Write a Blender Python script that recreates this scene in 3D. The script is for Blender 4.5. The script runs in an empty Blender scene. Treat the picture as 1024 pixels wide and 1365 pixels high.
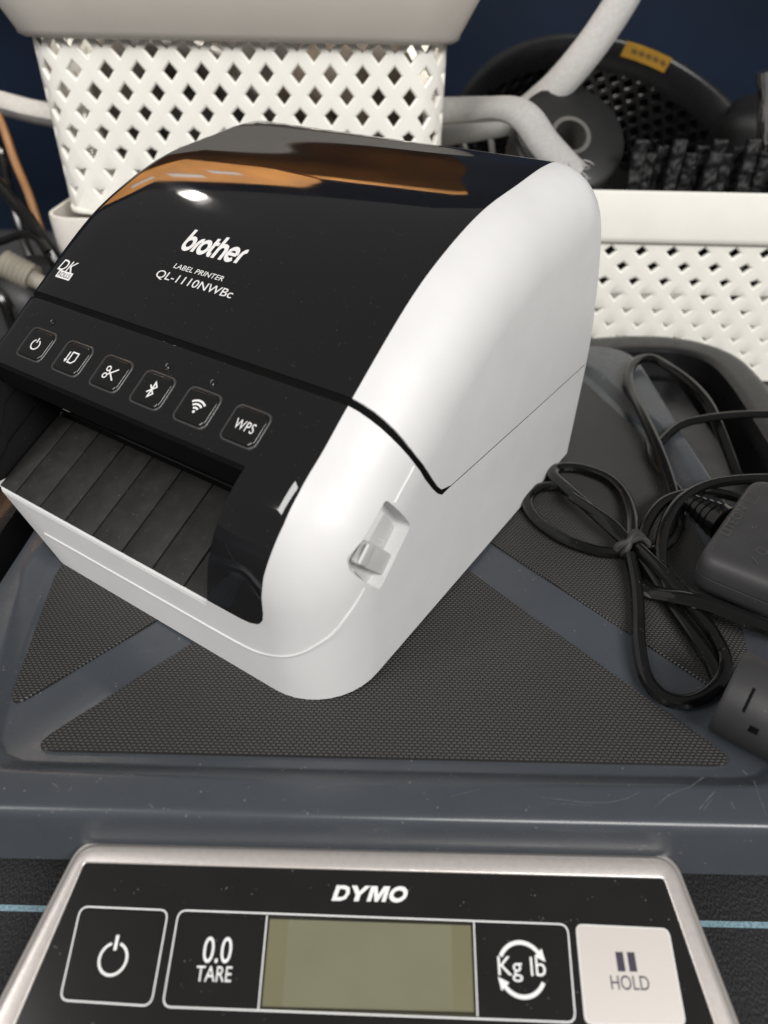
import bpy, bmesh, math, random
import numpy as np
from mathutils import Vector, Matrix
from mathutils.bvhtree import BVHTree

S = 0.001                     # everything below is written in millimetres
random.seed(7)
rng = np.random.default_rng(7)
scene = bpy.context.scene
COL = scene.collection

# ---------------------------------------------------------------- camera
CAM = np.array([16.729992, -157.583308, 217.264161])
RT = np.array([0.999763, 0.014595, 0.016167])
UP = np.array([-0.021702, 0.604932, 0.795981])
FW = np.array([-0.001837, 0.796143, -0.605106])
FPX = 943.4415                # focal length in pixels of the 1024 x 1365 photograph
cd = bpy.data.cameras.new('camera')
cam = bpy.data.objects.new('camera', cd); COL.objects.link(cam)
M = Matrix.Identity(4)
for i in range(3):
    M[i][0], M[i][1], M[i][2], M[i][3] = RT[i], UP[i], -FW[i], CAM[i]*S
cam.matrix_world = M
cd.sensor_fit = 'VERTICAL'; cd.sensor_height = 36.0
cd.lens = FPX/1365*36.0
cd.clip_start = 0.01; cd.clip_end = 50
cd.dof.use_dof = True; cd.dof.focus_distance = 0.300; cd.dof.aperture_fstop = 8.0
scene.camera = cam

# ---------------------------------------------------------------- room light: ambient bounce, ceiling lamps and one added fill light
wd = bpy.data.worlds.new('World'); scene.world = wd; wd.use_nodes = True
bg = wd.node_tree.nodes['Background']
bg.inputs[0].default_value = (1.0, 0.98, 0.96, 1); bg.inputs[1].default_value = 0.17

def area(name, loc, target, sx, sy, power, col):
    l = bpy.data.lights.new(name, 'AREA'); l.shape = 'RECTANGLE'; l.size = sx; l.size_y = sy
    l.energy = power; l.color = col
    o = bpy.data.objects.new(name, l); COL.objects.link(o)
    o.location = loc
    d = Vector(target)-Vector(loc); o.rotation_euler = d.to_track_quat('-Z', 'Y').to_euler()
    return o
area('ceiling_lamp', (0.85, -1.50, 1.60), (0.05, 0.2, 0.05), 1.5, 0.60, 61, (1.0, 0.985, 0.965))
area('ceiling_lamp', (-1.45, -0.85, 1.60), (0.0, 0.1, 0), 0.60, 1.2, 25, (1.0, 0.985, 0.965))
area('ceiling_lamp', (-1.05, 1.75, 1.55), (0.0, 0.1, 0.1), 0.075, 0.04, 1.0, (1.0, 0.96, 0.90))
added_shelf_light = area('added_shelf_light', (-0.17, 0.30, 0.62), (-0.17, 0.52, 0.36), 0.5, 0.05, 1.5, (1.0, 0.93, 0.82))  # added fill on the orange board, to brighten its reflection in the lid
added_shelf_light.data.spread = math.radians(70)

vs = scene.view_settings
vs.view_transform = 'Standard'; vs.look = 'None'; vs.exposure = 0.0; vs.gamma = 1.0; vs.use_curve_mapping = False

# ---------------------------------------------------------------- pixel helpers (a pixel gives a direction, a surface gives the distance)
def ray(px, py):
    d = FW*FPX + RT*(px-512) - UP*(py-682.5)
    return d/np.linalg.norm(d)
def hit(px, py, n, p0):
    n = np.asarray(n, float); v = ray(px, py)
    return CAM + (np.dot(n, np.asarray(p0, float)-CAM)/np.dot(n, v))*v
def gz(px, py, z=0.0): return hit(px, py, (0, 0, 1), (0, 0, z))
def gy(px, py, y): return hit(px, py, (0, 1, 0), (0, y, 0))

# ---------------------------------------------------------------- materials
def nmat(name, base, rough=0.5, metal=0.0, var=0.0, vscale=60, rvar=0.0, bump=0.0, bscale=1500, coat=0.0,
         dust=0.0, dscale=900, scratch=0.0, spec=0.5, trans=0.0, smear=0.0, smear_scale=25, ior=1.5):
    m = bpy.data.materials.new(name); m.use_nodes = True
    nt = m.node_tree; N = nt.nodes; L = nt.links; p = N['Principled BSDF']
    p.inputs['Base Color'].default_value = (*base, 1); p.inputs['Roughness'].default_value = rough
    p.inputs['Metallic'].default_value = metal; p.inputs['Specular IOR Level'].default_value = spec
    p.inputs['Coat Weight'].default_value = coat; p.inputs['Coat Roughness'].default_value = 0.03
    p.inputs['Transmission Weight'].default_value = trans; p.inputs['IOR'].default_value = ior
    tc = N.new('ShaderNodeTexCoord')
    def noise(sc, det=4, vec=None):
        n = N.new('ShaderNodeTexNoise'); n.inputs['Scale'].default_value = sc; n.inputs['Detail'].default_value = det
        L.new(vec or tc.outputs['Object'], n.inputs['Vector']); return n.outputs['Fac']
    def ramp(fac, a, b, ca=(0, 0, 0, 1), cb=(1, 1, 1, 1)):
        r = N.new('ShaderNodeValToRGB'); r.color_ramp.elements[0].position = a; r.color_ramp.elements[1].position = b
        r.color_ramp.elements[0].color = ca; r.color_ramp.elements[1].color = cb
        L.new(fac, r.inputs[0]); return r.outputs[0]
    def mix(fac, a, b):
        x = N.new('ShaderNodeMix'); x.data_type = 'RGBA'
        if isinstance(fac, (int, float)): x.inputs[0].default_value = fac
        else: L.new(fac, x.inputs[0])
        for k, v in ((6, a), (7, b)):
            if isinstance(v, tuple): x.inputs[k].default_value = (*v[:3], 1)
            else: L.new(v, x.inputs[k])
        return x.outputs[2]
    col = tuple(base)
    if var:
        r = ramp(noise(vscale, 5), 0.3, 0.7)
        col = mix(r, tuple(c*(1-var) for c in base), tuple(min(1, c*(1+var)) for c in base))
    if smear:
        mp = N.new('ShaderNodeMapping'); mp.inputs['Scale'].default_value = (1, 1, 1); L.new(tc.outputs['Object'], mp.inputs[0])
        f = ramp(noise(smear_scale, 8, mp.outputs[0]), 0.52, 0.8)
        mu = N.new('ShaderNodeMath'); mu.operation = 'MULTIPLY'; L.new(f, mu.inputs[0]); mu.inputs[1].default_value = smear
        col = mix(mu.outputs[0], col, (0.32, 0.30, 0.28))
    if dust:
        v = N.new('ShaderNodeTexVoronoi'); v.inputs['Scale'].default_value = dscale
        L.new(tc.outputs['Object'], v.inputs['Vector'])
        keep = ramp(noise(dscale*0.35, 2), 0.60, 0.66)
        spot = ramp(v.outputs['Distance'], 0.10, 0.16, (1, 1, 1, 1), (0, 0, 0, 1))
        mu = N.new('ShaderNodeMath'); mu.operation = 'MULTIPLY'; L.new(keep, mu.inputs[0]); L.new(spot, mu.inputs[1])
        m2 = N.new('ShaderNodeMath'); m2.operation = 'MULTIPLY'; L.new(mu.outputs[0], m2.inputs[0]); m2.inputs[1].default_value = dust
        col = mix(m2.outputs[0], col, (0.55, 0.52, 0.48))
    if scratch:
        tot = None
        for ang, sc in ((0.5, 70), (1.25, 50), (-0.35, 60)):
            mp = N.new('ShaderNodeMapping'); mp.inputs['Rotation'].default_value = (0, 0, ang)
            mp.inputs['Scale'].default_value = (1, 0.06, 1); L.new(tc.outputs['Object'], mp.inputs[0])
            v = N.new('ShaderNodeTexVoronoi'); v.inputs['Scale'].default_value = sc; L.new(mp.outputs[0], v.inputs['Vector'])
            a = ramp(v.outputs['Distance'], 0.012, 0.03, (1, 1, 1, 1), (0, 0, 0, 1))
            k = ramp(noise(28, 1), 0.55, 0.62)
            mu = N.new('ShaderNodeMath'); mu.operation = 'MULTIPLY'; L.new(a, mu.inputs[0]); L.new(k, mu.inputs[1])
            if tot is None: tot = mu.outputs[0]
            else:
                ad = N.new('ShaderNodeMath'); ad.operation = 'MAXIMUM'; L.new(tot, ad.inputs[0]); L.new(mu.outputs[0], ad.inputs[1]); tot = ad.outputs[0]
        m2 = N.new('ShaderNodeMath'); m2.operation = 'MULTIPLY'; L.new(tot, m2.inputs[0]); m2.inputs[1].default_value = scratch
        col = mix(m2.outputs[0], col, (0.45, 0.46, 0.48))
    if not isinstance(col, tuple): L.new(col, p.inputs['Base Color'])
    if rvar:
        mr = N.new('ShaderNodeMapRange'); L.new(noise(40, 6), mr.inputs[0])
        mr.inputs[1].default_value = 0.3; mr.inputs[2].default_value = 0.7
        mr.inputs[3].default_value = max(0.02, rough-rvar); mr.inputs[4].default_value = rough+rvar
        L.new(mr.outputs[0], p.inputs['Roughness'])
    if bump:
        b = N.new('ShaderNodeBump'); b.inputs['Strength'].default_value = bump; b.inputs['Distance'].default_value = 0.0003
        L.new(noise(bscale, 3), b.inputs['Height']); L.new(b.outputs[0], p.inputs['Normal'])
    return m

MT = {}
MT['white'] = nmat('white_plastic', (0.645, 0.638, 0.635), 0.44, bump=0.22, bscale=2400, dust=0.22, dscale=420, var=0.02, rvar=0.06)
MT['white2'] = nmat('lever_plastic', (0.52, 0.52, 0.51), 0.55, bump=0.04)
MT['gloss'] = nmat('black_gloss_plastic', (0.0065, 0.0065, 0.0075), 0.05, dust=0.14, dscale=850, rvar=0.015, ior=1.62)
MT['gloss2'] = nmat('button_black_plastic', (0.008, 0.008, 0.008), 0.12, dust=0.2, dscale=600)
MT['surround'] = nmat('satin_glint_trim', (0.045, 0.044, 0.043), 0.28, var=0.1)  # greyer than the panel: reflected outline of the keys put into the colour
MT['matte'] = nmat('black_matte_plastic', (0.013, 0.0125, 0.012), 0.6, bump=0.4, bscale=2600, smear=0.03, smear_scale=200, dust=0.6, dscale=1300, var=0.3, vscale=120, spec=0.35)
MT['core'] = nmat('black_inner_plastic', (0.002, 0.002, 0.002), 0.8, var=0.2, spec=0.1)
MT['print'] = nmat('silver_print', (0.72, 0.71, 0.70), 0.45, var=0.04)
MT['slate'] = nmat('slate_plastic', (0.052, 0.058, 0.067), 0.27, rvar=0.05, bump=0.05, bscale=900, dust=0.35, dscale=500, scratch=0.35, var=0.05)
MT['blackbase'] = nmat('black_base_plastic', (0.008, 0.008, 0.009), 0.30, rvar=0.06, var=0.2)
MT['silver'] = nmat('silver_paint', (0.52, 0.48, 0.455), 0.33, metal=0.55, bump=0.16, bscale=2600, var=0.05, vscale=500)
MT['face'] = nmat('black_overlay', (0.0125, 0.0115, 0.011), 0.17, bump=0.03, bscale=2000, dust=0.35, dscale=800, var=0.1, spec=0.35)
MT['key'] = nmat('silver_key', (0.56, 0.52, 0.485), 0.4, metal=0.25, bump=0.12, bscale=2400, dust=0.15)
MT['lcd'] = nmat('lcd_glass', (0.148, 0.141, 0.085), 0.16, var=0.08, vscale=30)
MT['ink'] = nmat('dark_ink', (0.025, 0.018, 0.035), 0.5, var=0.05)
MT['basket'] = nmat('cream_plastic', (0.90, 0.88, 0.81), 0.36, bump=0.05, bscale=700, var=0.02)
MT['rim_shaded'] = nmat('shaded_rim_plastic', (0.50, 0.465, 0.42), 0.40, bump=0.05, bscale=700, var=0.02)  # basket cream darkened: shade on the flared rim put into the colour
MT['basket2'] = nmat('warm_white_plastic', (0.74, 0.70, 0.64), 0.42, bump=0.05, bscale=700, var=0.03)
MT['wall'] = nmat('navy_paint', (0.004, 0.010, 0.024), 0.6, var=0.25, vscale=9, bump=0.1, bscale=300, spec=0.15)
MT['cord'] = nmat('black_cord_rubber', (0.004, 0.0039, 0.0038), 0.16, var=0.15, dust=0.2, dscale=700)
MT['adapter'] = nmat('black_adapter_plastic', (0.034, 0.033, 0.034), 0.5, bump=0.2, bscale=2500, var=0.1, dust=0.25, dscale=500)
MT['bag'] = nmat('dark_grey_film', (0.06, 0.055, 0.05), 0.25, var=0.6, vscale=30, bump=0.5, bscale=60)
MT['strap'] = nmat('white_webbing', (0.38, 0.37, 0.36), 0.8, bump=0.5, bscale=1400, var=0.08, vscale=400)
MT['tape'] = nmat('black_tape', (0.008, 0.008, 0.008), 0.42, var=0.2)
MT['tapecore'] = nmat('grey_cardboard', (0.085, 0.08, 0.072), 0.6, var=0.1)
MT['blackmesh'] = nmat('black_mesh_plastic', (0.003, 0.003, 0.0035), 0.16, var=0.2)
MT['hook'] = nmat('black_hook_tape', (0.006, 0.006, 0.0065), 0.6, var=0.5, vscale=500, bump=1.0, bscale=900)
MT['yellow'] = nmat('yellow_label', (0.36, 0.20, 0.025), 0.5, var=0.1)
MT['chrome'] = nmat('chrome', (0.7, 0.69, 0.68), 0.15, metal=1.0, var=0.03)
MT['orange'] = nmat('orange_wire', (0.22, 0.10, 0.03), 0.5, var=0.15)
MT['beige'] = nmat('beige_connector', (0.30, 0.275, 0.225), 0.45, var=0.1)
MT['added_shelf'] = nmat('orange_wood', (0.72, 0.30, 0.05), 0.5, var=0.25, vscale=20)
MT['tie'] = nmat('twist_tie', (0.03, 0.028, 0.026), 0.6, bump=0.8, bscale=1500, var=0.2)

def mat_rubber():
    m = nmat('woven_rubber', (0.040, 0.0375, 0.036), 0.50)
    nt = m.node_tree; N = nt.nodes; L = nt.links; p = N['Principled BSDF']
    tc = N.new('ShaderNodeTexCoord')
    br = N.new('ShaderNodeTexBrick'); br.offset = 0.5; br.squash = 1.0
    br.inputs['Scale'].default_value = 1.0
    br.inputs['Brick Width'].default_value = 0.0020; br.inputs['Row Height'].default_value = 0.00120
    br.inputs['Mortar Size'].default_value = 0.00040; br.inputs['Mortar Smooth'].default_value = 1.0
    br.inputs['Color1'].default_value = (1, 1, 1, 1); br.inputs['Color2'].default_value = (0.85, 0.85, 0.85, 1); br.inputs['Mortar'].default_value = (0, 0, 0, 1)
    L.new(tc.outputs['Object'], br.inputs['Vector'])
    b = N.new('ShaderNodeBump'); b.inputs['Strength'].default_value = 1.0; b.inputs['Distance'].default_value = 0.0009
    L.new(br.outputs['Color'], b.inputs['Height']); L.new(b.outputs[0], p.inputs['Normal'])
    nz = N.new('ShaderNodeTexNoise'); nz.inputs['Scale'].default_value = 18; nz.inputs['Detail'].default_value = 6
    L.new(tc.outputs['Object'], nz.inputs['Vector'])
    mx = N.new('ShaderNodeMix'); mx.data_type = 'RGBA'; L.new(nz.outputs['Fac'], mx.inputs[0])
    mx.inputs[6].default_value = (0.052, 0.050, 0.050, 1); mx.inputs[7].default_value = (0.078, 0.075, 0.074, 1)
    m2 = N.new('ShaderNodeMix'); m2.data_type = 'RGBA'; L.new(br.outputs['Color'], m2.inputs[0])
    m2.inputs[6].default_value = (0.020, 0.0185, 0.018, 1); L.new(mx.outputs[2], m2.inputs[7])
    L.new(m2.outputs[2], p.inputs['Base Color'])
    return m
MT['rubber'] = mat_rubber()

def mat_deskmat():
    m = nmat('black_fabric_mat', (0.014, 0.014, 0.015), 0.6)
    nt = m.node_tree; N = nt.nodes; L = nt.links; p = N['Principled BSDF']
    tc = N.new('ShaderNodeTexCoord')
    mp = N.new('ShaderNodeMapping'); mp.inputs['Scale'].default_value = (1, 0.45, 1); L.new(tc.outputs['Object'], mp.inputs[0])
    nz = N.new('ShaderNodeTexNoise'); nz.inputs['Scale'].default_value = 1500; nz.inputs['Detail'].default_value = 3; L.new(mp.outputs[0], nz.inputs['Vector'])
    b = N.new('ShaderNodeBump'); b.inputs['Strength'].default_value = 1.0; b.inputs['Distance'].default_value = 0.0008
    L.new(nz.outputs['Fac'], b.inputs['Height']); L.new(b.outputs[0], p.inputs['Normal'])
    return m
MT['deskmat'] = mat_deskmat()
MT['stripe'] = nmat('blue_stripe_print', (0.20, 0.31, 0.36), 0.6, var=0.35, vscale=900, bump=1.0, bscale=1400)

# ---------------------------------------------------------------- object helpers
def tag(o, label=None, cat=None, group=None, kind=None):
    if label: o['label'] = label
    if cat: o['category'] = cat
    if group: o['group'] = group
    if kind: o['kind'] = kind
    return o
def empty(name, loc, rz=0.0, label=None, cat=None, group=None):
    o = bpy.data.objects.new(name, None); COL.objects.link(o)
    o.location = Vector(loc)*S; o.rotation_euler = (0, 0, rz); o.empty_display_size = 0.02
    return tag(o, label, cat, group)
def wmat(o):
    m = Matrix.LocRotScale(o.location, o.rotation_euler, o.scale)
    return (wmat(o.parent) @ m) if o.parent else m
def mo(name, verts, faces, mat, parent=None, smooth=True, sharp=35, frame=None):
    """mesh object; verts in mm, in world space or (frame=Matrix) in that frame"""
    me = bpy.data.meshes.new(name)
    V = [Vector(v)*S for v in verts]
    if frame is not None: V = [frame @ v for v in V]
    if parent is not None:
        inv = wmat(parent).inverted(); V = [inv @ v for v in V]; org = None
    else:
        xs = [v.x for v in V]; ys = [v.y for v in V]; zs = [v.z for v in V]
        org = Vector(((min(xs)+max(xs))/2, (min(ys)+max(ys))/2, min(zs))); V = [v-org for v in V]
    me.from_pydata([tuple(v) for v in V], [], [tuple(f) for f in faces]); me.update()
    me.materials.append(MT[mat] if isinstance(mat, str) else mat)
    if smooth:
        for p in me.polygons: p.use_smooth = True
        me.set_sharp_from_angle(angle=math.radians(sharp))
    o = bpy.data.objects.new(name, me); COL.objects.link(o)
    if org is not None: o.location = org
    else: o.parent = parent
    return o
def join(parts):
    V, F = [], []
    for v, f in parts:
        k = len(V); V += [tuple(x) for x in v]; F += [tuple(i+k for i in q) for q in f]
    return V, F
def recalc(V, F):
    bm = bmesh.new(); vs_ = [bm.verts.new(v) for v in V]
    for f in F:
        try: bm.faces.new([vs_[i] for i in f])
        except ValueError: pass
    bmesh.ops.recalc_face_normals(bm, faces=bm.faces)
    bm.verts.index_update()
    F2 = [[v.index for v in f.verts] for f in bm.faces]; V2 = [tuple(v.co) for v in bm.verts]; bm.free()
    return V2, F2
def box(x0, x1, y0, y1, z0, z1, bev=0.0, seg=2):
    bm = bmesh.new(); bmesh.ops.create_cube(bm, size=1)
    for v in bm.verts:
        v.co = ((x0+x1)/2+v.co.x*(x1-x0), (y0+y1)/2+v.co.y*(y1-y0), (z0+z1)/2+v.co.z*(z1-z0))
    if bev: bmesh.ops.bevel(bm, geom=bm.edges[:], offset=bev, segments=seg, affect='EDGES', profile=0.5)
    bm.verts.index_update()
    V = [tuple(v.co) for v in bm.verts]; F = [[v.index for v in f.verts] for f in bm.faces]; bm.free()
    return V, F
def smooth_path(pts, n=10, closed=False):
    P = np.array(pts, float); m = len(P); out = []
    rngi = range(m if closed else m-1)
    for i in rngi:
        if closed: a, b, c, d = P[i-1], P[i], P[(i+1) % m], P[(i+2) % m]
        else: a, b, c, d = P[max(i-1, 0)], P[i], P[i+1], P[min(i+2, m-1)]
        for k in range(n):
            t = k/n
            out.append(0.5*((2*b)+(c-a)*t+(2*a-5*b+4*c-d)*t*t+(3*b-a-3*c+d)*t**3))
    if not closed: out.append(P[-1])
    return np.array(out)
def tube(path, r, seg=10, caps=True, flat=1.0, upv=(0, 0, 1), closed=False):
    P = np.array(path, float); n = len(P)
    R = np.full(n, r) if np.isscalar(r) else np.asarray(r, float)
    V, F = [], []
    T = np.gradient(P, axis=0) if not closed else (np.roll(P, -1, 0)-np.roll(P, 1, 0))
    u0 = np.array(upv, float)
    for i in range(n):
        t = T[i]/(np.linalg.norm(T[i])+1e-9)
        a = np.cross(t, u0)
        if np.linalg.norm(a) < 1e-3: a = np.cross(t, np.array([1, 0.3, 0]))
        a /= np.linalg.norm(a); b = np.cross(a, t)
        for k in range(seg):
            th = 2*math.pi*k/seg
            V.append(P[i]+R[i]*(math.cos(th)*a+flat*math.sin(th)*b))
    m = n if closed else n-1
    for i in range(m):
        for k in range(seg):
            j = (i+1) % n
            F.append((i*seg+k, i*seg+(k+1) % seg, j*seg+(k+1) % seg, j*seg+k))
    if caps and not closed:
        F.append(tuple(range(seg))[::-1]); F.append(tuple((n-1)*seg+k for k in range(seg)))
    return recalc(V, F)
def lathe(prof, origin, axis, seg=40, xdir=(1, 0, 0)):
    """prof: list of (radius, height along axis); closed profile if first == last"""
    ax = np.array(axis, float); ax /= np.linalg.norm(ax)
    a = np.cross(ax, np.array(xdir, float)); 
    if np.linalg.norm(a) < 1e-3: a = np.cross(ax, np.array([0, 1, 0.]))
    a /= np.linalg.norm(a); b = np.cross(ax, a); o = np.array(origin, float)
    V, F = [], []; n = len(prof)
    for r, h in prof:
        for k in range(seg):
            th = 2*math.pi*k/seg; V.append(o+ax*h+r*(math.cos(th)*a+math.sin(th)*b))
    for i in range(n-1):
        for k in range(seg):
            F.append((i*seg+k, i*seg+(k+1) % seg, (i+1)*seg+(k+1) % seg, (i+1)*seg+k))
    return recalc(V, F)
def prism(poly, d0, d1, fn):
    """poly: 2-D loop; fn(a, b, d) -> 3-D point"""
    n = len(poly); V = [fn(a, b, d0) for a, b in poly]+[fn(a, b, d1) for a, b in poly]
    F = [tuple(range(n))[::-1], tuple(range(n, 2*n))]+[(i, (i+1) % n, n+(i+1) % n, n+i) for i in range(n)]
    return recalc(V, F)
def round_poly(pts, rad, seg=6):
    P = [np.array(p, float) for p in pts]; n = len(P); out = []
    R = rad if hasattr(rad, '__len__') else [rad]*n
    for i in range(n):
        p, a, b = P[i], P[i-1], P[(i+1) % n]
        da = (a-p)/np.linalg.norm(a-p); db = (b-p)/np.linalg.norm(b-p)
        ang = math.acos(max(-1, min(1, float(da@db))))
        t = R[i]/math.tan(ang/2)
        t = min(t, 0.49*np.linalg.norm(a-p), 0.49*np.linalg.norm(b-p))
        p0, p1 = p+da*t, p+db*t
        for k in range(seg+1):
            s = k/seg; out.append((1-s)**2*p0+2*s*(1-s)*p+s*s*p1)
    return out
def boolean(VF, ops):
    """ops: list of ('INTERSECT'|'DIFFERENCE', (V, F))"""
    def tmp(vf):
        me = bpy.data.meshes.new('tmp'); me.from_pydata([tuple(map(float, v)) for v in vf[0]], [], [tuple(f) for f in vf[1]]); me.update()
        o = bpy.data.objects.new('tmp', me); COL.objects.link(o); return o
    a = tmp(VF); cut = []
    for op, vf in ops:
        c = tmp(vf); cut.append(c)
        md = a.modifiers.new('b', 'BOOLEAN'); md.operation = op; md.solver = 'EXACT'; md.object = c
    dg = bpy.context.evaluated_depsgraph_get()
    me = bpy.data.meshes.new_from_object(a.evaluated_get(dg))
    V = [tuple(v.co) for v in me.vertices]; F = [tuple(p.vertices) for p in me.polygons]
    for o in cut+[a]:
        d = o.data; bpy.data.objects.remove(o); bpy.data.meshes.remove(d)
    bpy.data.meshes.remove(me)
    return V, F
def bevel_vf(VF, w, seg=2, ang=40):
    bm = bmesh.new(); vv = [bm.verts.new(v) for v in VF[0]]
    for f in VF[1]:
        try: bm.faces.new([vv[i] for i in f])
        except ValueError: pass
    bmesh.ops.dissolve_degenerate(bm, dist=0.01, edges=bm.edges[:])
    bmesh.ops.remove_doubles(bm, verts=bm.verts[:], dist=0.005)
    E_ = [e for e in bm.edges if len(e.link_faces) == 2 and e.calc_face_angle(0) > math.radians(ang)]
    bmesh.ops.bevel(bm, geom=E_, offset=w, segments=seg, affect='EDGES', profile=0.5, clamp_overlap=True)
    bm.verts.index_update()
    V = [tuple(v.co) for v in bm.verts]; F = [[v.index for v in f.verts] for f in bm.faces]; bm.free()
    return V, F

# flat print: 2-D meshes
def text2d(s, size, shear=0.0, offset=0.0, sx=1.0, space=1.0):
    cu = bpy.data.curves.new('t', 'FONT'); cu.body = s; cu.size = size; cu.shear = shear; cu.offset = offset
    cu.space_character = space; cu.align_x = 'CENTER'; cu.align_y = 'CENTER'; cu.resolution_u = 5
    o = bpy.data.objects.new('t', cu); COL.objects.link(o)
    dg = bpy.context.evaluated_depsgraph_get(); me = bpy.data.meshes.new_from_object(o.evaluated_get(dg))
    V = [(v.co.x*sx, v.co.y) for v in me.vertices]; F = [tuple(p.vertices) for p in me.polygons]
    bpy.data.objects.remove(o); bpy.data.curves.remove(cu); bpy.data.meshes.remove(me)
    xs = [v[0] for v in V]; ys = [v[1] for v in V]; cx = (min(xs)+max(xs))/2; cy = (min(ys)+max(ys))/2
    return [(x-cx, y-cy) for x, y in V], F
def fit2d(vf, w=None, h=None):
    V, F = vf; xs = [v[0] for v in V]; ys = [v[1] for v in V]
    kx = w/(max(xs)-min(xs)) if w else None; ky = h/(max(ys)-min(ys)) if h else None
    kx = kx or ky; ky = ky or kx
    return [(x*kx, y*ky) for x, y in V], F
def stroke(pts, w, closed=False):
    P = np.array(pts, float); n = len(P); V, F = [], []
    for i in range(n):
        if closed: t0, t1 = P[i]-P[i-1], P[(i+1) % n]-P[i]
        else: t0, t1 = P[i]-P[max(i-1, 0)], P[min(i+1, n-1)]-P[i]
        t0 = t0 if np.linalg.norm(t0) > 1e-9 else t1; t1 = t1 if np.linalg.norm(t1) > 1e-9 else t0
        t0 = t0/np.linalg.norm(t0); t1 = t1/np.linalg.norm(t1); t = t0+t1; t /= np.linalg.norm(t)+1e-9
        nn = np.array([-t[1], t[0]]); k = 1/max(0.4, float(nn@np.array([-t0[1], t0[0]])))
        V += [tuple(P[i]+nn*w/2*k), tuple(P[i]-nn*w/2*k)]
    for i in range(n if closed else n-1):
        j = (i+1) % n; F.append((2*i, 2*i+1, 2*j+1, 2*j))
    return V, F
def arc(cx, cy, r, a0, a1, n=20):
    return [(cx+r*math.cos(math.radians(a0+(a1-a0)*i/n)), cy+r*math.sin(math.radians(a0+(a1-a0)*i/n))) for i in range(n+1)]
def glyphs(paths, shear, w, h):
    """paths: list of (points, stroke width) or (points, None) for a filled outline; returns pieces fitted to w x h"""
    out = [stroke(p[0], p[1], len(p) > 2 and p[2]) if p[1] else (list(p[0]), [tuple(range(len(p[0])))]) for p in paths]
    out = [([(x+shear*y, y) for x, y in v], f) for v, f in out]
    A = [q for v, f in out for q in v]; xs = [q[0] for q in A]; ys = [q[1] for q in A]
    x0, x1, y0, y1 = min(xs), max(xs), min(ys), max(ys)
    return [([((x-(x0+x1)/2)/(x1-x0)*w, (y-(y0+y1)/2)/(y1-y0)*h) for x, y in v], f) for v, f in out]
def word_round():
    W = 0.30; P = []
    def bowl(cx, a0=0, a1=360): return [(cx+0.40*math.cos(math.radians(a0+(a1-a0)*k/24)), 0.5+0.42*math.sin(math.radians(a0+(a1-a0)*k/24))) for k in range(25)]
    def arm(x): return [(x, 0.0), (x, 0.55), (x+0.05, 0.74), (x+0.17, 0.88), (x+0.36, 0.92)]
    P += [([(0, 0.5), (0, 1.55)], W), (bowl(0.40), W)]
    P += [(arm(1.12), W)]
    P += [(bowl(1.92), W)]
    P += [([(2.62, 1.30), (2.62, 0.40), (2.66, 0.20), (2.76, 0.10), (2.94, 0.09)], W), ([(2.46, 0.92), (3.0, 0.92)], W*0.85)]
    P += [([(3.22, -0.05), (3.22, 1.55)], W), ([(3.22, 0.5), (3.28, 0.75), (3.42, 0.89), (3.62, 0.92), (3.82, 0.85), (3.92, 0.68), (3.94, 0.5), (3.94, -0.05)], W)]
    P += [(bowl(4.66, 0, 318), W), ([(4.30, 0.50), (5.10, 0.50)], W*0.75)]
    P += [(arm(5.42), W)]
    return P
def word_block():
    W = 0.27
    P = [([(0.13, 0.0), (0.13, 1.0)], 0.30), ([(0.13, 0.88), (0.55, 0.88), (0.80, 0.78), (0.90, 0.5), (0.80, 0.22), (0.55, 0.12), (0.13, 0.12)], 0.24)]
    P += [([(1.00, 1.0), (1.36, 1.0), (1.62, 0.64), (1.90, 1.0), (2.26, 1.0), (1.78, 0.40), (1.78, 0.0), (1.45, 0.0), (1.45, 0.40)], None)]
    P += [([(2.30, 0.0), (2.30, 1.0), (2.72, 1.0), (2.93, 0.45), (3.14, 1.0), (3.56, 1.0), (3.56, 0.0), (3.28, 0.0), (3.28, 0.66), (3.04, 0.0), (2.82, 0.0), (2.58, 0.66), (2.58, 0.0)], None)]
    P += [([(4.26+0.46*math.cos(2*math.pi*k/32), 0.5+0.39*math.sin(2*math.pi*k/32)) for k in range(32)], 0.27, True)]
    return P
def poly2d(pts): return list(pts), [tuple(range(len(pts)))]
def shift(vf, dx, dy, k=1.0): return [(x*k+dx, y*k+dy) for x, y in vf[0]], vf[1]

# ================================================================ setting
ZT = -45.0
V, F = box(-900, 1000, -500, 760, ZT-30, ZT-2)
tag(mo('desk', V, F, nmat('desk_laminate', (0.05, 0.05, 0.055), 0.4, var=0.2), smooth=False), 'dark desk top under the black mat', None, kind='structure')
V, F = box(-900, 1000, 760, 800, -300, 640)
tag(mo('wall', V, F, 'wall', smooth=False), 'dark navy painted wall behind the baskets', None, kind='structure')
dm = empty('desk_mat', (0, -100, ZT-2), label='black textured mat with a thin pale blue stripe under the scale', cat='mat')
V, F = box(-420, 460, -330, 330, ZT-1.8, ZT, 0.8)
mo('mat_sheet', V, F, 'deskmat', dm)
V, F = box(-418, 458, -47.2, -45.2, ZT+0.02, ZT+0.25)
mo('stripe', V, F, 'stripe', dm, smooth=False)

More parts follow.
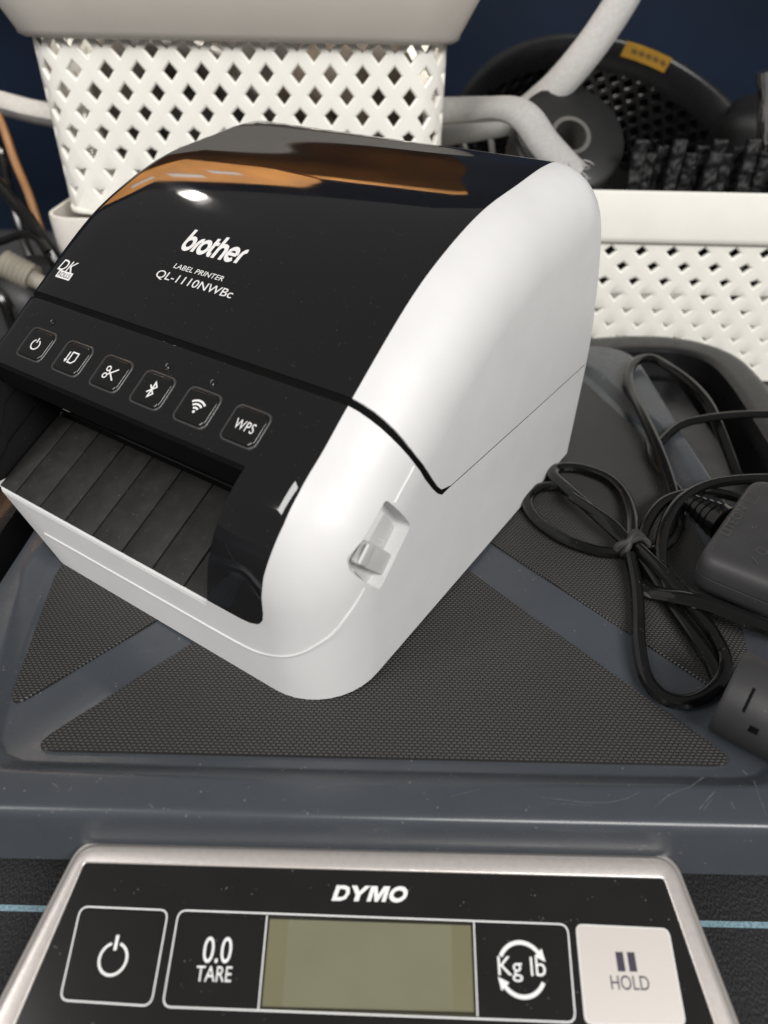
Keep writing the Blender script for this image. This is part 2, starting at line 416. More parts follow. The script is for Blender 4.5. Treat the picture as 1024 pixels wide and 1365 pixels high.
# ================================================================ shipping scale
CX, CY = 20.0, 143.0
sc_ = empty('shipping_scale', (CX, CY, ZT), label='slate shipping scale with black mats and tilted silver display under the printer', cat='scale')
NA = 192
def radial(poly):
    """distance from (CX, CY) to a rounded outline, at NA angles"""
    P = np.array(poly); out = []
    for k in range(NA):
        th = 2*math.pi*(k+0.5)/NA; d = np.array([math.cos(th), math.sin(th)]); best = None
        for i in range(len(P)):
            a, b = P[i], P[(i+1) % len(P)]; e = b-a; den = d[0]*e[1]-d[1]*e[0]
            if abs(den) < 1e-9: continue
            t = (a[0]*e[1]-a[1]*e[0])/den; u = (a[0]*d[1]-a[1]*d[0])/den
            if t > 0 and -1e-6 <= u <= 1+1e-6: best = t if best is None else max(best, t)
        out.append(best)
    return np.array(out)
def rel(pts): return [(x-CX, y-CY) for x, y in pts]
floor_o = radial(round_poly(rel([(-116, -17), (152, -17), (176, 80), (176, 208), (150, 304), (-112, 304), (-136, 208), (-136, 78)]), [16, 16, 22, 22, 30, 30, 22, 22]))
def rrect(m): return radial(round_poly(rel([(-152+m, -38+m), (194-m, -38+m), (194-m, 332-m), (-152+m, 332-m)]), max(4, 30-m*0.6), 8))
rings = [(floor_o*0.25, -1.2), (floor_o*0.6, -1.2), (floor_o-0.6, -1.2), (floor_o+0.6, -0.9), (floor_o+1.6, -0.2), (floor_o+6.2, 2.6), (floor_o+7.4, 3.1), (floor_o+9, 3.3)]
lim = rrect(4.2)
rings = [(np.minimum(r, lim-0.2*(8-i)), z) for i, (r, z) in enumerate(rings)]
rings += [(rrect(3.6), 3.3), (rrect(2.6), 3.25), (rrect(1.5), 2.9), (rrect(0.6), 2.1), (rrect(0.1), 0.9), (rrect(-0.3), -1.0), (rrect(-1.2), -8), (rrect(-2.6), -21.0), (rrect(-1.6), -21.4), (rrect(8), -20)]
V, F = [(CX, CY, -1.2)], []
for r, z in rings:
    for k in range(NA):
        th = 2*math.pi*(k+0.5)/NA; V.append((CX+r[k]*math.cos(th), CY+r[k]*math.sin(th), z))
for k in range(NA): F.append((0, 1+k, 1+(k+1) % NA))
for i in range(len(rings)-1):
    for k in range(NA):
        a = 1+i*NA; b = a+NA; F.append((a+k, b+k, b+(k+1) % NA, a+(k+1) % NA))
mo('platform', V, F, 'slate', sc_, sharp=50)
# rubber mats: four triangles between the diagonal ribs
def mat_tri(pts, rad):
    o = round_poly(pts, rad, 5); c = np.mean(o, axis=0)
    def ins(m): return [p+(c-p)/np.linalg.norm(c-p)*m for p in o]
    n = len(o); V, F = [], []
    for m_, z in ((0, -1.3), (0, -0.35), (0.5, 0.0)):
        V += [(p[0], p[1], z) for p in ins(m_)]
    for i in range(2):
        for k in range(n): F.append((i*n+k, i*n+(k+1) % n, (i+1)*n+(k+1) % n, (i+1)*n+k))
    F.append(tuple(2*n+k for k in range(n)))
    return V, F
for pts in ([(-107, -13), (143, -13), (20, 126)],
            [(-121, 3), (-131, 76), (-131, 206), (-110, 284), (4, 142)],
            [(-92, 299), (132, 299), (20, 158)],
            [(161, 3), (171, 78), (171, 206), (148, 284), (36, 142)]):
    V, F = mat_tri(pts, 4.5)
    mo('mat_panel', V, F, 'rubber', sc_, smooth=False)
# black base with a raised rounded rim round the back and the sides
V, F = box(-165, 238, 2, 338, ZT+0.3, -28)
mo('base', V, F, 'blackbase', sc_, smooth=False)
rim = smooth_path([(-184, 40), (-186, 200), (-186, 290), (-170, 336), (-120, 350), (20, 350), (150, 347), (205, 354), (240, 351), (262, 330), (266, 290), (261, 225), (252, 120), (248, 40)], 8)
V, F = [], []
T = np.gradient(rim, axis=0); nrm = np.stack([T[:, 1], -T[:, 0]], 1); nrm /= np.linalg.norm(nrm, axis=1)[:, None]
sec = [(-11, ZT+0.3), (-12, -12), (-11.5, -6), (-9, -3.6), (-5, -3), (5, -2.2), (9, -2.4), (11.5, -4.5), (12.5, -10), (13, ZT+0.3)]
for i in range(len(rim)):
    for o, z in sec: V.append((rim[i][0]-nrm[i][0]*o, rim[i][1]-nrm[i][1]*o, z))
m = len(sec)
for i in range(len(rim)-1):
    for k in range(m-1): F.append((i*m+k, i*m+k+1, (i+1)*m+k+1, (i+1)*m+k))
F += [tuple(range(m)), tuple((len(rim)-1)*m+k for k in range(m))[::-1]]
V, F = recalc(V, F)
mo('rim', V, F, 'blackbase', sc_, sharp=40)

# scuffs on the front flange
MT['scuff'] = nmat('pale_scuff', (0.115, 0.118, 0.122), 0.6, var=0.4, vscale=400)
for pts, w_ in (([(722, 1063), (750, 1066), (780, 1070), (810, 1070), (835, 1065), (852, 1056)], 0.16), ([(730, 1071), (756, 1072), (790, 1074)], 0.12),
                ([(874, 1075), (890, 1061), (905, 1054), (920, 1049), (938, 1036)], 0.18), ([(932, 1079), (943, 1066), (953, 1055)], 0.22), ([(938, 1079), (949, 1066)], 0.14),
                ([(1005, 1040), (1013, 1065), (1022, 1087)], 0.18), ([(974, 1068), (979, 1078)], 0.25), ([(990, 1027), (996, 1033)], 0.25),
                ([(70, 1044), (78, 1050)], 0.25), ([(96, 1048), (92, 1056)], 0.2), ([(148, 1036), (170, 1032), (180, 1034)], 0.12), ([(275, 1056), (288, 1046)], 0.12), ([(420, 1050), (470, 1044), (520, 1046)], 0.10), ([(600, 1062), (640, 1052)], 0.1)):
    v, f = stroke([tuple(gz(x, y, 3.3)[:2]) for x, y in pts], w_); mo('scuff_mark', [(a, b, 3.36) for a, b in v], f, 'scuff', sc_, smooth=False)

# ---- tilted display unit
TILT = math.radians(16.0)
DU = np.array([1.0, 0, 0]); DV = np.array([0, -math.cos(TILT), -math.sin(TILT)]); DN = np.cross(DV, DU)*-1
DN = np.array([0, -math.sin(TILT), math.cos(TILT)])
DO = gz(500, 1130, -10.0); DO = np.array([15.0, DO[1], DO[2]])
def d_uv(px, py):
    p = hit(px, py, DN, DO)-DO; return np.array([p@DU, p@DV])
def d_pt(u, v, h=0.0): return DO+DU*u+DV*v+DN*h
def ext(a, b, v):        # run the line a-b on to slope position v
    a, b = np.array(a), np.array(b); t = (v-a[1])/(b[1]-a[1]); return a+(b-a)*t
V_END = 72.0
tl, tr = d_uv(101, 1122), d_uv(905, 1140)
oL = (d_uv(94, 1146), d_uv(0, 1329)); oR = (d_uv(911, 1171), d_uv(986, 1365))
o_tl, o_tr = ext(*oL, tl[1]), ext(*oR, tr[1]); o_bl, o_br = ext(*oL, V_END), ext(*oR, V_END)
iL = (d_uv(112, 1151), d_uv(20, 1365)); iR = (d_uv(887, 1176), d_uv(953, 1365))
i_tl, i_tr = ext(*iL, d_uv(118, 1150)[1]), ext(*iR, d_uv(885, 1171)[1]); i_bl, i_br = ext(*iL, V_END-6), ext(*iR, V_END-6)
def off_poly(P, m):
    P = [np.array(p, float) for p in P]; c = sum(P)/len(P); out = []
    for i in range(len(P)):
        a, p, b = P[i-1], P[i], P[(i+1) % len(P)]
        d0 = (p-a)/np.linalg.norm(p-a); d1 = (b-p)/np.linalg.norm(b-p)
        n0 = np.array([-d0[1], d0[0]]); n1 = np.array([-d1[1], d1[0]])
        if n0@(c-p) < 0: n0, n1 = -n0, -n1
        k = (n0+n1); out.append(p+k*m/(1+n0@n1))
    return out
OUT = [o_tl, o_tr, o_br, o_bl]; INN = [i_tl, i_tr, i_br, i_bl]
loops = []
for m_, h, r in ((-1.0, -24, 8), (-1.0, -2.6, 8), (-0.6, -2.2, 8), (0.4, -2.0, 8), (0.5, -1.2, 7.5), (1.0, -0.5, 7.2), (1.9, -0.1, 6.8), (3.0, 0.0, 6)):
    loops.append([(p, h) for p in round_poly(off_poly(OUT, m_), r, 8)])
for m_, h in ((-0.5, 0.0), (-0.15, -0.1), (0, -0.35), (0.05, -1.0)):
    loops.append([(p, h) for p in round_poly(off_poly(INN, m_), 1.5, 8)])
V, F = [], []; n = len(loops[0])
for lp in loops: V += [d_pt(p[0], p[1], h) for p, h in lp]
for i in range(len(loops)-1):
    for k in range(n): F.append((i*n+k, i*n+(k+1) % n, (i+1)*n+(k+1) % n, (i+1)*n+k))
V, F = recalc(V, F)
unit = mo('display_housing', V, F, 'silver', sc_, sharp=60)
lp = round_poly(off_poly(INN, -0.4), 1.5, 8)
face = mo('display_face', *prism([tuple(p) for p in lp], -0.9, -0.45, d_pt), 'face', sc_, smooth=False)
def flat(name, vf, h, mat, parent, c=(0, 0), flipv=True):
    V2, F2 = vf
    return mo(name, [d_pt(c[0]+x, c[1]-y if flipv else c[1]+y, h) for x, y in V2], F2, mat, parent, smooth=False)
def plate(name, corners, rad, h0, h1, mat, parent, bev=0.25):
    P = round_poly(corners, rad, 6); c = np.mean(P, axis=0); n = len(P); V, F = [], []
    Pi = [p+(c-p)/np.linalg.norm(c-p)*bev for p in P]
    V = [d_pt(*p, h0) for p in P]+[d_pt(*p, h1-bev*0.6) for p in P]+[d_pt(*p, h1) for p in Pi]
    for i in range(2):
        for k in range(n): F.append((i*n+k, i*n+(k+1) % n, (i+1)*n+(k+1) % n, (i+1)*n+k))
    F.append(tuple(2*n+k for k in range(n))); V, F = recalc(V, F)
    return mo(name, V, F, mat, parent, sharp=25)
def outline(name, corners, rad, w, h, mat, parent):
    v, f = stroke([tuple(p) for p in round_poly(corners, rad, 6)], w, closed=True)
    return mo(name, [d_pt(x, y, h) for x, y in v], f, mat, parent, smooth=False)
H0 = -0.45
q_pow = [d_uv(*q) for q in ((107, 1208), (224, 1213), (201, 1341), (79, 1333))]
q_grp = [d_uv(*q) for q in ((238, 1213), (757, 1232), (768, 1363), (216, 1342))]
q_tar = [d_uv(*q) for q in ((240, 1215), (354, 1220), (342, 1346), (218, 1341))]
q_lcd = [d_uv(*q) for q in ((356, 1220), (632, 1229), (637, 1355), (344, 1347))]
q_kg = [d_uv(*q) for q in ((635, 1230), (755, 1234), (766, 1361), (640, 1356))]
q_hol = [d_uv(*q) for q in ((767, 1231), (892, 1237), (916, 1368), (780, 1366))]
def shrink(q, m): return off_poly(q, m)
b1 = plate('power_key', shrink(q_pow, 0.7), 2.0, H0-0.2, H0+0.12, 'face', sc_)
outline('outline', q_pow, 2.6, 0.42, H0+0.05, 'print', b1)
b2 = plate('tare_key', shrink(q_tar, 0.8), 1.6, H0-0.2, H0+0.12, 'face', sc_)
b3 = plate('unit_key', shrink(q_kg, 0.8), 1.6, H0-0.2, H0+0.12, 'face', sc_)
b4 = plate('hold_key', q_hol, 2.2, H0-0.2, H0+0.35, 'key', sc_, 0.5)
outline('outline', shrink(q_hol, 0.25), 2.2, 0.30, H0+0.37, 'print', b4)
MT['lcd_in'] = nmat('lcd_inner_tone', (0.165, 0.160, 0.105), 0.10, var=0.10, vscale=22)
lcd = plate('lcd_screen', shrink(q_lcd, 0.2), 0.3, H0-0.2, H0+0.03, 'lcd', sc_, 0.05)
plate('inner_plate', [d_uv(*q) for q in ((385, 1224), (602, 1231), (604, 1350), (376, 1343))], 0.4, H0-0.1, H0+0.045, 'lcd_in', lcd, 0.02)  # paler plate, leaving darker bands at the screen's sides
for a_, b_ in ((0, 1), (1, 2), (2, 3), (3, 0)):
    p_, q_ = shrink(q_lcd, 0.35)[a_], shrink(q_lcd, 0.35)[b_]
    pa, pb = shrink(q_lcd, 0.9)[a_], shrink(q_lcd, 0.9)[b_]
    loop_ = [p_, q_, pb, pa]
    mo('window_edge', *prism([tuple(t) for t in loop_], H0-0.1, H0+0.28, d_pt), 'face', lcd, smooth=False)
outline('outline', q_grp, 2.6, 0.42, H0+0.06, 'print', face)
for a, b in ((q_lcd[0], q_lcd[3]), (q_lcd[1], q_lcd[2])):
    v, f = stroke([tuple(a), tuple(b)], 0.38); mo('divider', [d_pt(x, y, H0+0.06) for x, y in v], f, 'print', face, smooth=False)
# symbols and lettering
c = d_uv(151, 1275); hs = H0+0.16
flat('power_symbol', stroke(arc(0, -0.6, 4.1, 108, 432, 40), 0.75), hs, 'print', b1, c)
flat('power_bar', stroke([(0, 1.6), (0, 5.6)], 0.95), hs+0.01, 'print', b1, c)
flat('lettering', fit2d(text2d('0.0', 8, offset=0.022, sx=0.8), w=8.6, h=6.8), hs, 'print', b2, d_uv(290, 1266))
flat('lettering', fit2d(text2d('TARE', 5, offset=0.008), w=10.6, h=3.9), hs, 'print', b2, d_uv(285, 1298))
ck = d_uv(696, 1292)
flat('lettering', fit2d(text2d('Kg lb', 6, offset=0.012), w=14.3, h=6.4), hs+0.02, 'print', b3, ck)
for sgn in (1, -1):
    pts = [(x*sgn, y*sgn) for x, y in arc(0, 0.0, 6.9, 40, 152, 24)]
    flat('arrow_arc', stroke(pts, 1.15), hs, 'print', b3, ck)
    e = np.array((6.9*math.cos(math.radians(40)), 6.9*math.sin(math.radians(40)))); t = np.array((0.64, -0.77)); nn = np.array((0.77, 0.64))
    tri = [e+nn*1.6, e+t*3.2, e-nn*1.6]
    flat('arrow_head', poly2d([(p[0]*sgn, p[1]*sgn) for p in tri]), hs+0.01, 'print', b3, ck)
ch = d_uv(835, 1282)
for dx in (-1.75, 1.75):
    flat('pause_bar', poly2d([(dx-1.15, -2.5), (dx+1.15, -2.5), (dx+1.15, 2.5), (dx-1.15, 2.5)]), H0+0.39, 'ink', b4, ch)
flat('lettering', fit2d(text2d('HOLD', 5, offset=0.010), w=11.4, h=3.6), H0+0.39, 'ink', b4, d_uv(840, 1310))
for k, g in enumerate(glyphs(word_block(), 0.30, 24.0, 4.6)): flat('brand_lettering', g, H0+0.05+0.004*k, 'print', face, d_uv(493, 1191))

# ================================================================ label printer
ANG = math.radians(-32.8)
PF = Matrix.Rotation(ANG, 4, 'Z')
Rp = np.array([[math.cos(ANG), -math.sin(ANG), 0], [math.sin(ANG), math.cos(ANG), 0], [0, 0, 1]])
pc = Rp@np.array([-97, 112, 0.0])
pr = empty('label_printer', (pc[0], pc[1], 0), ANG, label='white label printer with glossy black lid and button panel standing on the scale', cat='printer')
XL = -199.0
CTRL = [(0, 0, 28, 1.5, 28), (0, 14, 28, 0.4, 28), (0, 29, 28, 0, 28), (0, 50, 28, -1, 28), (3, 65, 26, -9, 28), (9, 77, 22, -16, 28),
        (17.3, 85.7, 18, -21, 28), (29.6, 93.9, 16, -23, 28), (44.5, 104.7, 15.5, -23.5, 28), (77.7, 127.0, 13, -25, 28),
        (102, 138.7, 10, -26, 28), (130, 147.5, 6, -27, 28), (160.4, 151.6, 1, -27, 28), (185, 154.2, -4, -27, 26),
        (202, 152.4, -11, -22, 24), (213, 140, -13, -13, 20), (219.5, 118, -11, -5, 16), (224.5, 92, -8, -2, 12), (227, 60, -5, 0, 9), (225, 0, -5, 1.5, 8)]
CP = smooth_path(CTRL, 8)                       # (y, z, inset y, inset z, rounding in x)
seg_ = np.linalg.norm(np.diff(CP[:, :2], axis=0), axis=1); SL = np.concatenate([[0], np.cumsum(seg_)])
def prof(s):
    y = np.interp(s, SL, CP[:, 0]); z = np.interp(s, SL, CP[:, 1])
    e = 1.5; y0, y1 = np.interp([s-e, s+e], SL, CP[:, 0]); z0, z1 = np.interp([s-e, s+e], SL, CP[:, 1])
    t = np.array([y1-y0, z1-z0]); t /= np.linalg.norm(t)
    return np.array([y, z]), np.array([-t[1], t[0]])
def shell(off=0.0):
    """rounded body: the side profile swept along x, its edges rounded towards both flanks"""
    loop = [tuple(r) for r in CP]
    for k in range(1, 6):
        t = k/6; a, b = CP[-1], CP[0]; loop.append(tuple(a+(b-a)*t))
    L = np.array(loop); n = len(L)
    xs = []
    for th in np.linspace(math.pi/2, 0, 11): xs.append(('r', th))
    xs += [('m', t) for t in np.linspace(0.08, 0.92, 9)]
    for th in np.linspace(0, math.pi/2, 7): xs.append(('l', th))
    V, F = [], []
    cen = np.array([110.0, 70.0])
    for kind, th in xs:
        for y, z, iy, iz, rx in L:
            if off:
                k = np.hypot(iy, iz)+1e-6; y2, z2 = y+iy/k*off, z+iz/k*off
            else: y2, z2 = y, z
            if kind == 'r': x = -rx+rx*math.sin(th)-off; g = 1-math.cos(th)
            elif kind == 'l': x = XL+9-9*math.sin(th)+off; g = (1-math.cos(th))*9/28
            else: x = -28-off+(XL+9+28+2*off)*th; g = 0
            V.append([x, y2+iy*g, max(z2+iz*g, 0)])
    m = len(xs)
    for i in range(m-1):
        for k in range(n): F.append((i*n+k, i*n+(k+1) % n, (i+1)*n+(k+1) % n, (i+1)*n+k))
    F.append(tuple(range(n))); F.append(tuple((m-1)*n+k for k in range(n)))
    for v in V:                                  # foot tapers in on the left
        if v[0] < -120 and v[2] < 31:
            v[0] += 1.15*(31-v[2])*min(1, (-120-v[0])/50)
    return recalc(V, F)
BODY = shell()
def pyz(a, b, d): return (d, a, b)
_bvh = BVHTree.FromPolygons([Vector(v) for v in BODY[0]], [tuple(f) for f in BODY[1]])
_cp = Rp.T@CAM
def _yz(px, py):
    loc = _bvh.ray_cast(Vector(_cp), Vector(Rp.T@ray(px, py)))[0]; return (loc[1], loc[2])
up_ = [_yz(*q) for q in ((470, 531), (482, 537), (494, 545), (509, 556), (524, 570), (536, 583), (546, 596), (557, 610), (568, 625), (577, 639), (584, 649), (589, 652.5))]
lo_ = [_yz(*q) for q in ((466, 542), (480, 550), (494, 560), (508, 571), (521, 583), (532, 594), (542, 605), (554, 620), (566, 638), (576, 651), (584, 658.5), (591, 660))]
dU = (up_[0][0]-30, up_[0][1]+42); dL = (lo_[0][0]-30, lo_[0][1]+42)
lid_cut = [dU]+up_+[(77, 61.9), (150, 59.0), (245, 55.6), (245, 210), (dU[0], 210)]
base_cut = [dL]+lo_+[(77, 60.7), (150, 57.8), (245, 54.4), (245, 210), (dL[0], 210)]
LID = boolean(BODY, [('INTERSECT', prism(lid_cut, -260, 60, pyz))])
BASE = boolean(BODY, [('DIFFERENCE', prism(base_cut, -260, 60, pyz))])
# lid: glossy cover left of x = -24, white flank right of it
def pxz(a, b, d): return (a, d, b)
cover = boolean(LID, [('INTERSECT', box(-260, -24.0, -50, 300, -10, 300))])
flank = boolean(LID, [('DIFFERENCE', box(-260, -23.7, -50, 300, -10, 300))])
mo('lid_cover', *cover, 'gloss', pr, sharp=30, frame=PF)
lidc = [o for o in pr.children if o.name.startswith('lid_cover')][0] if pr.children else None
flank = bevel_vf(flank, 0.3, 2, 60)
mo('lid_side', *flank, 'white', pr, sharp=20, frame=PF)
# front: black panel with two arms round the paper slot
edge = [(-24, 130), (-24, 84), (-24.7, 76), (-26.5, 67), (-28.6, 57), (-29.6, 48), (-29.8, 40), (-30.6, 36), (-33, 32.6), (-37, 30.9), (-42, 30.4)]
fr_in = edge+[(-230, 30.4), (-230, 130)]
fr_out = [(x+0.35, z) for x, z in edge[:-1]]+[(-42, 30.05), (-230, 30.05), (-230, 130)]
void_yz = [(-15, 28.6), (1.3, 27.0), (38, 45.6), (60, 48.5), (60, 70), (26, 72), (19.0, 75.0), (17.0, 84.9), (14, 90), (-15, 90)]
def vx(a, b, d): return ((-58.5+(b-29)/56*11.5 if d > 0 else -191.0), a, b)
VOID = prism(void_yz, 0, 1, vx)
panel = boolean(BASE, [('INTERSECT', prism(fr_in, -40, 48.5, pxz)), ('DIFFERENCE', VOID)])
lower = boolean(BASE, [('DIFFERENCE', prism(fr_out, -40, 49, pxz)), ('DIFFERENCE', VOID)])
# latch recess in the right flank
_camP = Rp.T@CAM
def _onx(px, py, x):
    v = Rp.T@ray(px, py); p = _camP+(x-_camP[0])/v[0]*v; return (p[1], p[2])
rec = round_poly([_onx(*q, 0.0) for q in ((524, 670), (548, 700), (505, 790), (479, 768), (479, 752))], [1.5, 3, 3.5, 3, 2], 5)
def recf(a, b, d): return ((8.0 if d > 0 else -6.5), a, b)
lower = boolean(lower, [('DIFFERENCE', prism([tuple(p) for p in rec], 0, 1, recf))])
panel = bevel_vf(panel, 0.45, 2, 50)
fp = mo('front_panel', *panel, 'gloss', pr, sharp=30, frame=PF)
lower = bevel_vf(lower, 0.35, 2, 55)
bs = mo('body', *lower, 'white', pr, sharp=20, frame=PF)
CORE = boolean(shell(0.5), [('DIFFERENCE', prism([(-15, 27), (2, 27), (60, 47), (62, 74), (18, 74), (14, 92), (-15, 92)], 0, 1, lambda a, b, d: (-45 if d > 0 else -195, a, b))),
                            ('DIFFERENCE', prism([tuple(np.mean(rec, axis=0)+(p-np.mean(rec, axis=0))*1.10) for p in rec], 0, 1, lambda a, b, d: (20 if d > 0 else -11, a, b)))])
mo('inner_frame', *CORE, 'core', pr, sharp=30, frame=PF)

# surface mapping for print and keys
camP = Rp.T@CAM
def surf(px, py):
    v = Rp.T@ray(px, py); best = None
    for i in range(len(CP)-1):
        a, b = CP[i, :2], CP[i+1, :2]; d = b-a
        if np.linalg.norm(d) < 1e-6: continue
        n = np.array([0, -d[1], d[0]]); den = n@v
        if den >= -1e-9: continue
        t = (n[1:]@a-n@camP)/den; X = camP+t*v; w = (X[1:]-a)@d/(d@d)
        if -0.001 <= w <= 1.001 and (best is None or t < best[0]): best = (t, X[0], SL[i]+w*np.linalg.norm(d))
    return best[1], best[2]
def pmap(x, s, h=0.0):
    p, n = prof(s); return (x, p[0]+n[0]*h, p[1]+n[1]*h)
def pflat(name, vf, h, mat, parent, px, rot=0.0):
    x0, s0 = surf(*px)
    return mo(name, [pmap(x0+u, s0+w, h) for u, w in vf[0]], vf[1], mat, parent, smooth=False, frame=PF)
lid_o = [o for o in bpy.data.objects if o.name == 'lid_cover'][0]
HP = 0.14
for k, g in enumerate(glyphs(word_round(), 0.06, 33.0, 11.6)): pflat('brand_lettering', g, HP+0.006*k, 'print', lid_o, (288, 329))
pflat('lettering', fit2d(text2d('LABEL PRINTER', 4, shear=0.12, offset=0.006, sx=1.3), w=27, h=2.3), HP, 'print', lid_o, (265, 363))
pflat('lettering', fit2d(text2d('QL-1110NWBc', 5, shear=0.06, offset=0.008, sx=1.3), w=41.5, h=4.4), HP, 'print', lid_o, (258, 379))
pflat('lettering', fit2d(text2d('DK', 6, shear=0.2, offset=0.025), w=10, h=5.6), HP, 'print', lid_o, (91, 355))
pflat('roll_badge', poly2d([(-4.6, -1.9), (4.6, -1.9), (4.6, 1.9), (-4.6, 1.9)]), HP, 'print', lid_o, (86, 367))
pflat('badge_lettering', fit2d(text2d('ROLLS', 3, offset=0.02), w=7.6, h=2.3), HP+0.06, 'ink', lid_o, (86, 367))

# keys
ks = [surf(*q) for q in ((50, 459), (100, 477), (150, 498), (205, 522), (264, 545), (326, 572))]
s_key = float(np.mean([k[1] for k in ks])); x_key = np.linspace(ks[0][0], ks[-1][0], 6)
KW, KH = 7.4, 6.6
def keyloop(w, h, r): return round_poly([(-w, -h), (w, -h), (w, h), (-w, h)], r, 6)
def ploft(rows, x0, s0, cap=True):
    V, F = [], []; n = len(rows[0][0])
    for P, h in rows: V += [pmap(x0+p[0], s0+p[1], h) for p in P]
    for i in range(len(rows)-1):
        for k in range(n): F.append((i*n+k, i*n+(k+1) % n, (i+1)*n+(k+1) % n, (i+1)*n+k))
    if cap: F.append(tuple((len(rows)-1)*n+k for k in range(n)))
    return recalc(V, F)
def sym(i):
    w = 0.62
    if i == 0: return [stroke(arc(0, -0.3, 2.3, 118, 422, 28), w), stroke([(0, 0.6), (0, 3.0)], w)]
    if i == 1: return [stroke([(-1.0, -2.2), (-1.0, 2.6), (2.4, 2.6), (2.4, -0.8), (1.2, -2.2)], w, True), stroke([(-2.6, 2.4), (-2.6, -2.0)], w), poly2d([(-3.5, -1.2), (-2.6, -2.7), (-1.7, -1.2)])]
    if i == 2: return [stroke([(-1.2, -1.0), (3.0, 2.6)], w), stroke([(-1.2, 1.0), (3.0, -2.6)], w), stroke(arc(-2.0, 1.6, 1.0, 0, 360, 16), w*0.9), stroke(arc(-2.0, -1.6, 1.0, 0, 360, 16), w*0.9)]
    if i == 3: return [stroke([(-1.7, -1.6), (1.6, 1.5), (0, 3.2), (0, -3.2), (1.6, -1.5), (-1.7, 1.6)], w)]
    if i == 4: return [stroke(arc(0, -2.1, r, 48, 132, 16), 0.8) for r in (1.7, 3.2, 4.7)]+[poly2d(arc(0, -2.0, 0.6, 0, 345, 12))]
    return [fit2d(text2d('WPS', 5, offset=0.002, space=1.08), w=8.8, h=3.9)]
def join2(parts):
    V, F = [], []
    for v, f in parts:
        k = len(V); V += list(v); F += [tuple(i+k for i in q) for q in f]
    return V, F
for i in range(6):
    x0 = float(x_key[i])
    rows = [(keyloop(KW+0.9, KH+0.9, 3.2), -0.2), (keyloop(KW+0.9, KH+0.9, 3.2), 0.06), (keyloop(KW+0.55, KH+0.55, 3.0), 0.40), (keyloop(KW+0.2, KH+0.2, 2.8), 0.32), (keyloop(KW+0.1, KH+0.1, 2.8), -0.1)]
    mo('key_surround', *ploft(rows, x0, s_key, False), 'surround', fp, sharp=60, frame=PF)
    rows = [(keyloop(KW-0.25, KH-0.25, 2.6), -0.3), (keyloop(KW-0.25, KH-0.25, 2.6), 0.25), (keyloop(KW-0.6, KH-0.6, 2.4), 0.55), (keyloop(KW-1.4, KH-1.4, 1.8), 0.62), (keyloop(0.6, 0.6, 0.3), 0.5)]
    kb = mo('button', *ploft(rows, x0, s_key), 'gloss2', pr, sharp=60, frame=PF)
    v, f = join2(sym(i)); mo('symbol', [pmap(x0+a, s_key+b, 0.68) for a, b in v], f, 'print', kb, smooth=False, frame=PF)
for q in ((70, 430), (224, 489), (284, 511)):
    x0, s0 = surf(*q)
    rows = [(round_poly([(1.5*math.cos(a), 1.5*math.sin(a)) for a in np.linspace(0, 2*math.pi, 13)[:-1]], 0.2, 1), -0.1)]
    C12 = [(math.cos(a), math.sin(a)) for a in np.linspace(0, 2*math.pi, 17)[:-1]]
    rows = [([(1.6*a, 1.6*b) for a, b in C12], -0.1), ([(1.45*a, 1.45*b) for a, b in C12], 0.3), ([(1.1*a, 1.1*b) for a, b in C12], 0.25), ([(0.9*a, 0.9*b) for a, b in C12], -0.05), ([(0.3*a, 0.3*b) for a, b in C12], 0.2)]
    mo('indicator_lamp', *ploft(rows, x0, s0), 'gloss2', pr, sharp=50, frame=PF)

# paper tray: slats divided by grooves
ty, tz = np.array([1.4, 29.0]), np.array([38.6, 48.4])
td = (tz-ty)/np.linalg.norm(tz-ty); tn = np.array([-td[1], td[0]]); tl_ = np.linalg.norm(tz-ty)
def tray_pt(x, a, h): p = ty+td*a+tn*h; return (x, p[0], p[1])
gx_ = [-190.8, -179.0, -161.2, -143.9, -126, -107.9, -89.9, -72.3, -47.5]
for a, b in zip(gx_[:-1], gx_[1:]):
    V, F = box(a+0.4, b-0.4, 0, tl_, -2.2, 0, 0.35, 2)
    V = [tray_pt(min(x, -58.7+y*0.24) if b > -50 else x, y, z) for x, y, z in V]
    mo('tray_slat', V, F, 'matte', pr, sharp=40, frame=PF)
V, F = box(-190.9, -48, 0.2, tl_+16, -3.2, -1.2); V = [tray_pt(min(x, -58.7+y*0.24) if x > -60 else x, y, z) for x, y, z in V]
mo('tray_bed', V, F, 'core', pr, smooth=False, frame=PF)
for x in np.arange(-184, -62, 18.0):
    V, F = box(x, x+12.5, 41.5, 47, 49.5, 55.5, 0.6); mo('paper_guide', V, F, 'matte', pr, frame=PF)
V, F = tube([(-190, 40.2, 50.2), (-50, 40.2, 50.2)], 0.9, 8); mo('tear_bar', V, F, 'gloss2', pr, frame=PF)

# ridge line between the front shell and the lower body
bvh = BVHTree.FromPolygons([Vector(v) for v in BODY[0]], [tuple(f) for f in BODY[1]])
def on_body(px, py, lift=0.0):
    loc, nor, _, _ = bvh.ray_cast(Vector(camP), Vector(Rp.T@ray(px, py)))
    if loc is None: return None
    return np.array(loc)+np.array(nor)*lift*(1 if nor.dot(Vector(Rp.T@ray(px, py))) < 0 else -1)
def ridge(pts):
    P = smooth_path([p for p in (on_body(*q) for q in pts) if p is not None], 6)
    V, F = tube(P, 0.55, 6, upv=(0.3, 0.2, 1)); mo('seam_ridge', V, F, 'white', pr, frame=PF)
ridge([(18, 686.5), (36, 697), (60, 711), (120, 745), (180, 779), (240, 813), (300, 847), (330, 863), (350, 871), (375, 875), (400, 871), (425, 858), (445, 843), (462, 822), (476, 802), (486, 784)])
ridge([(552, 622), (545, 636), (536, 652), (526, 671)])

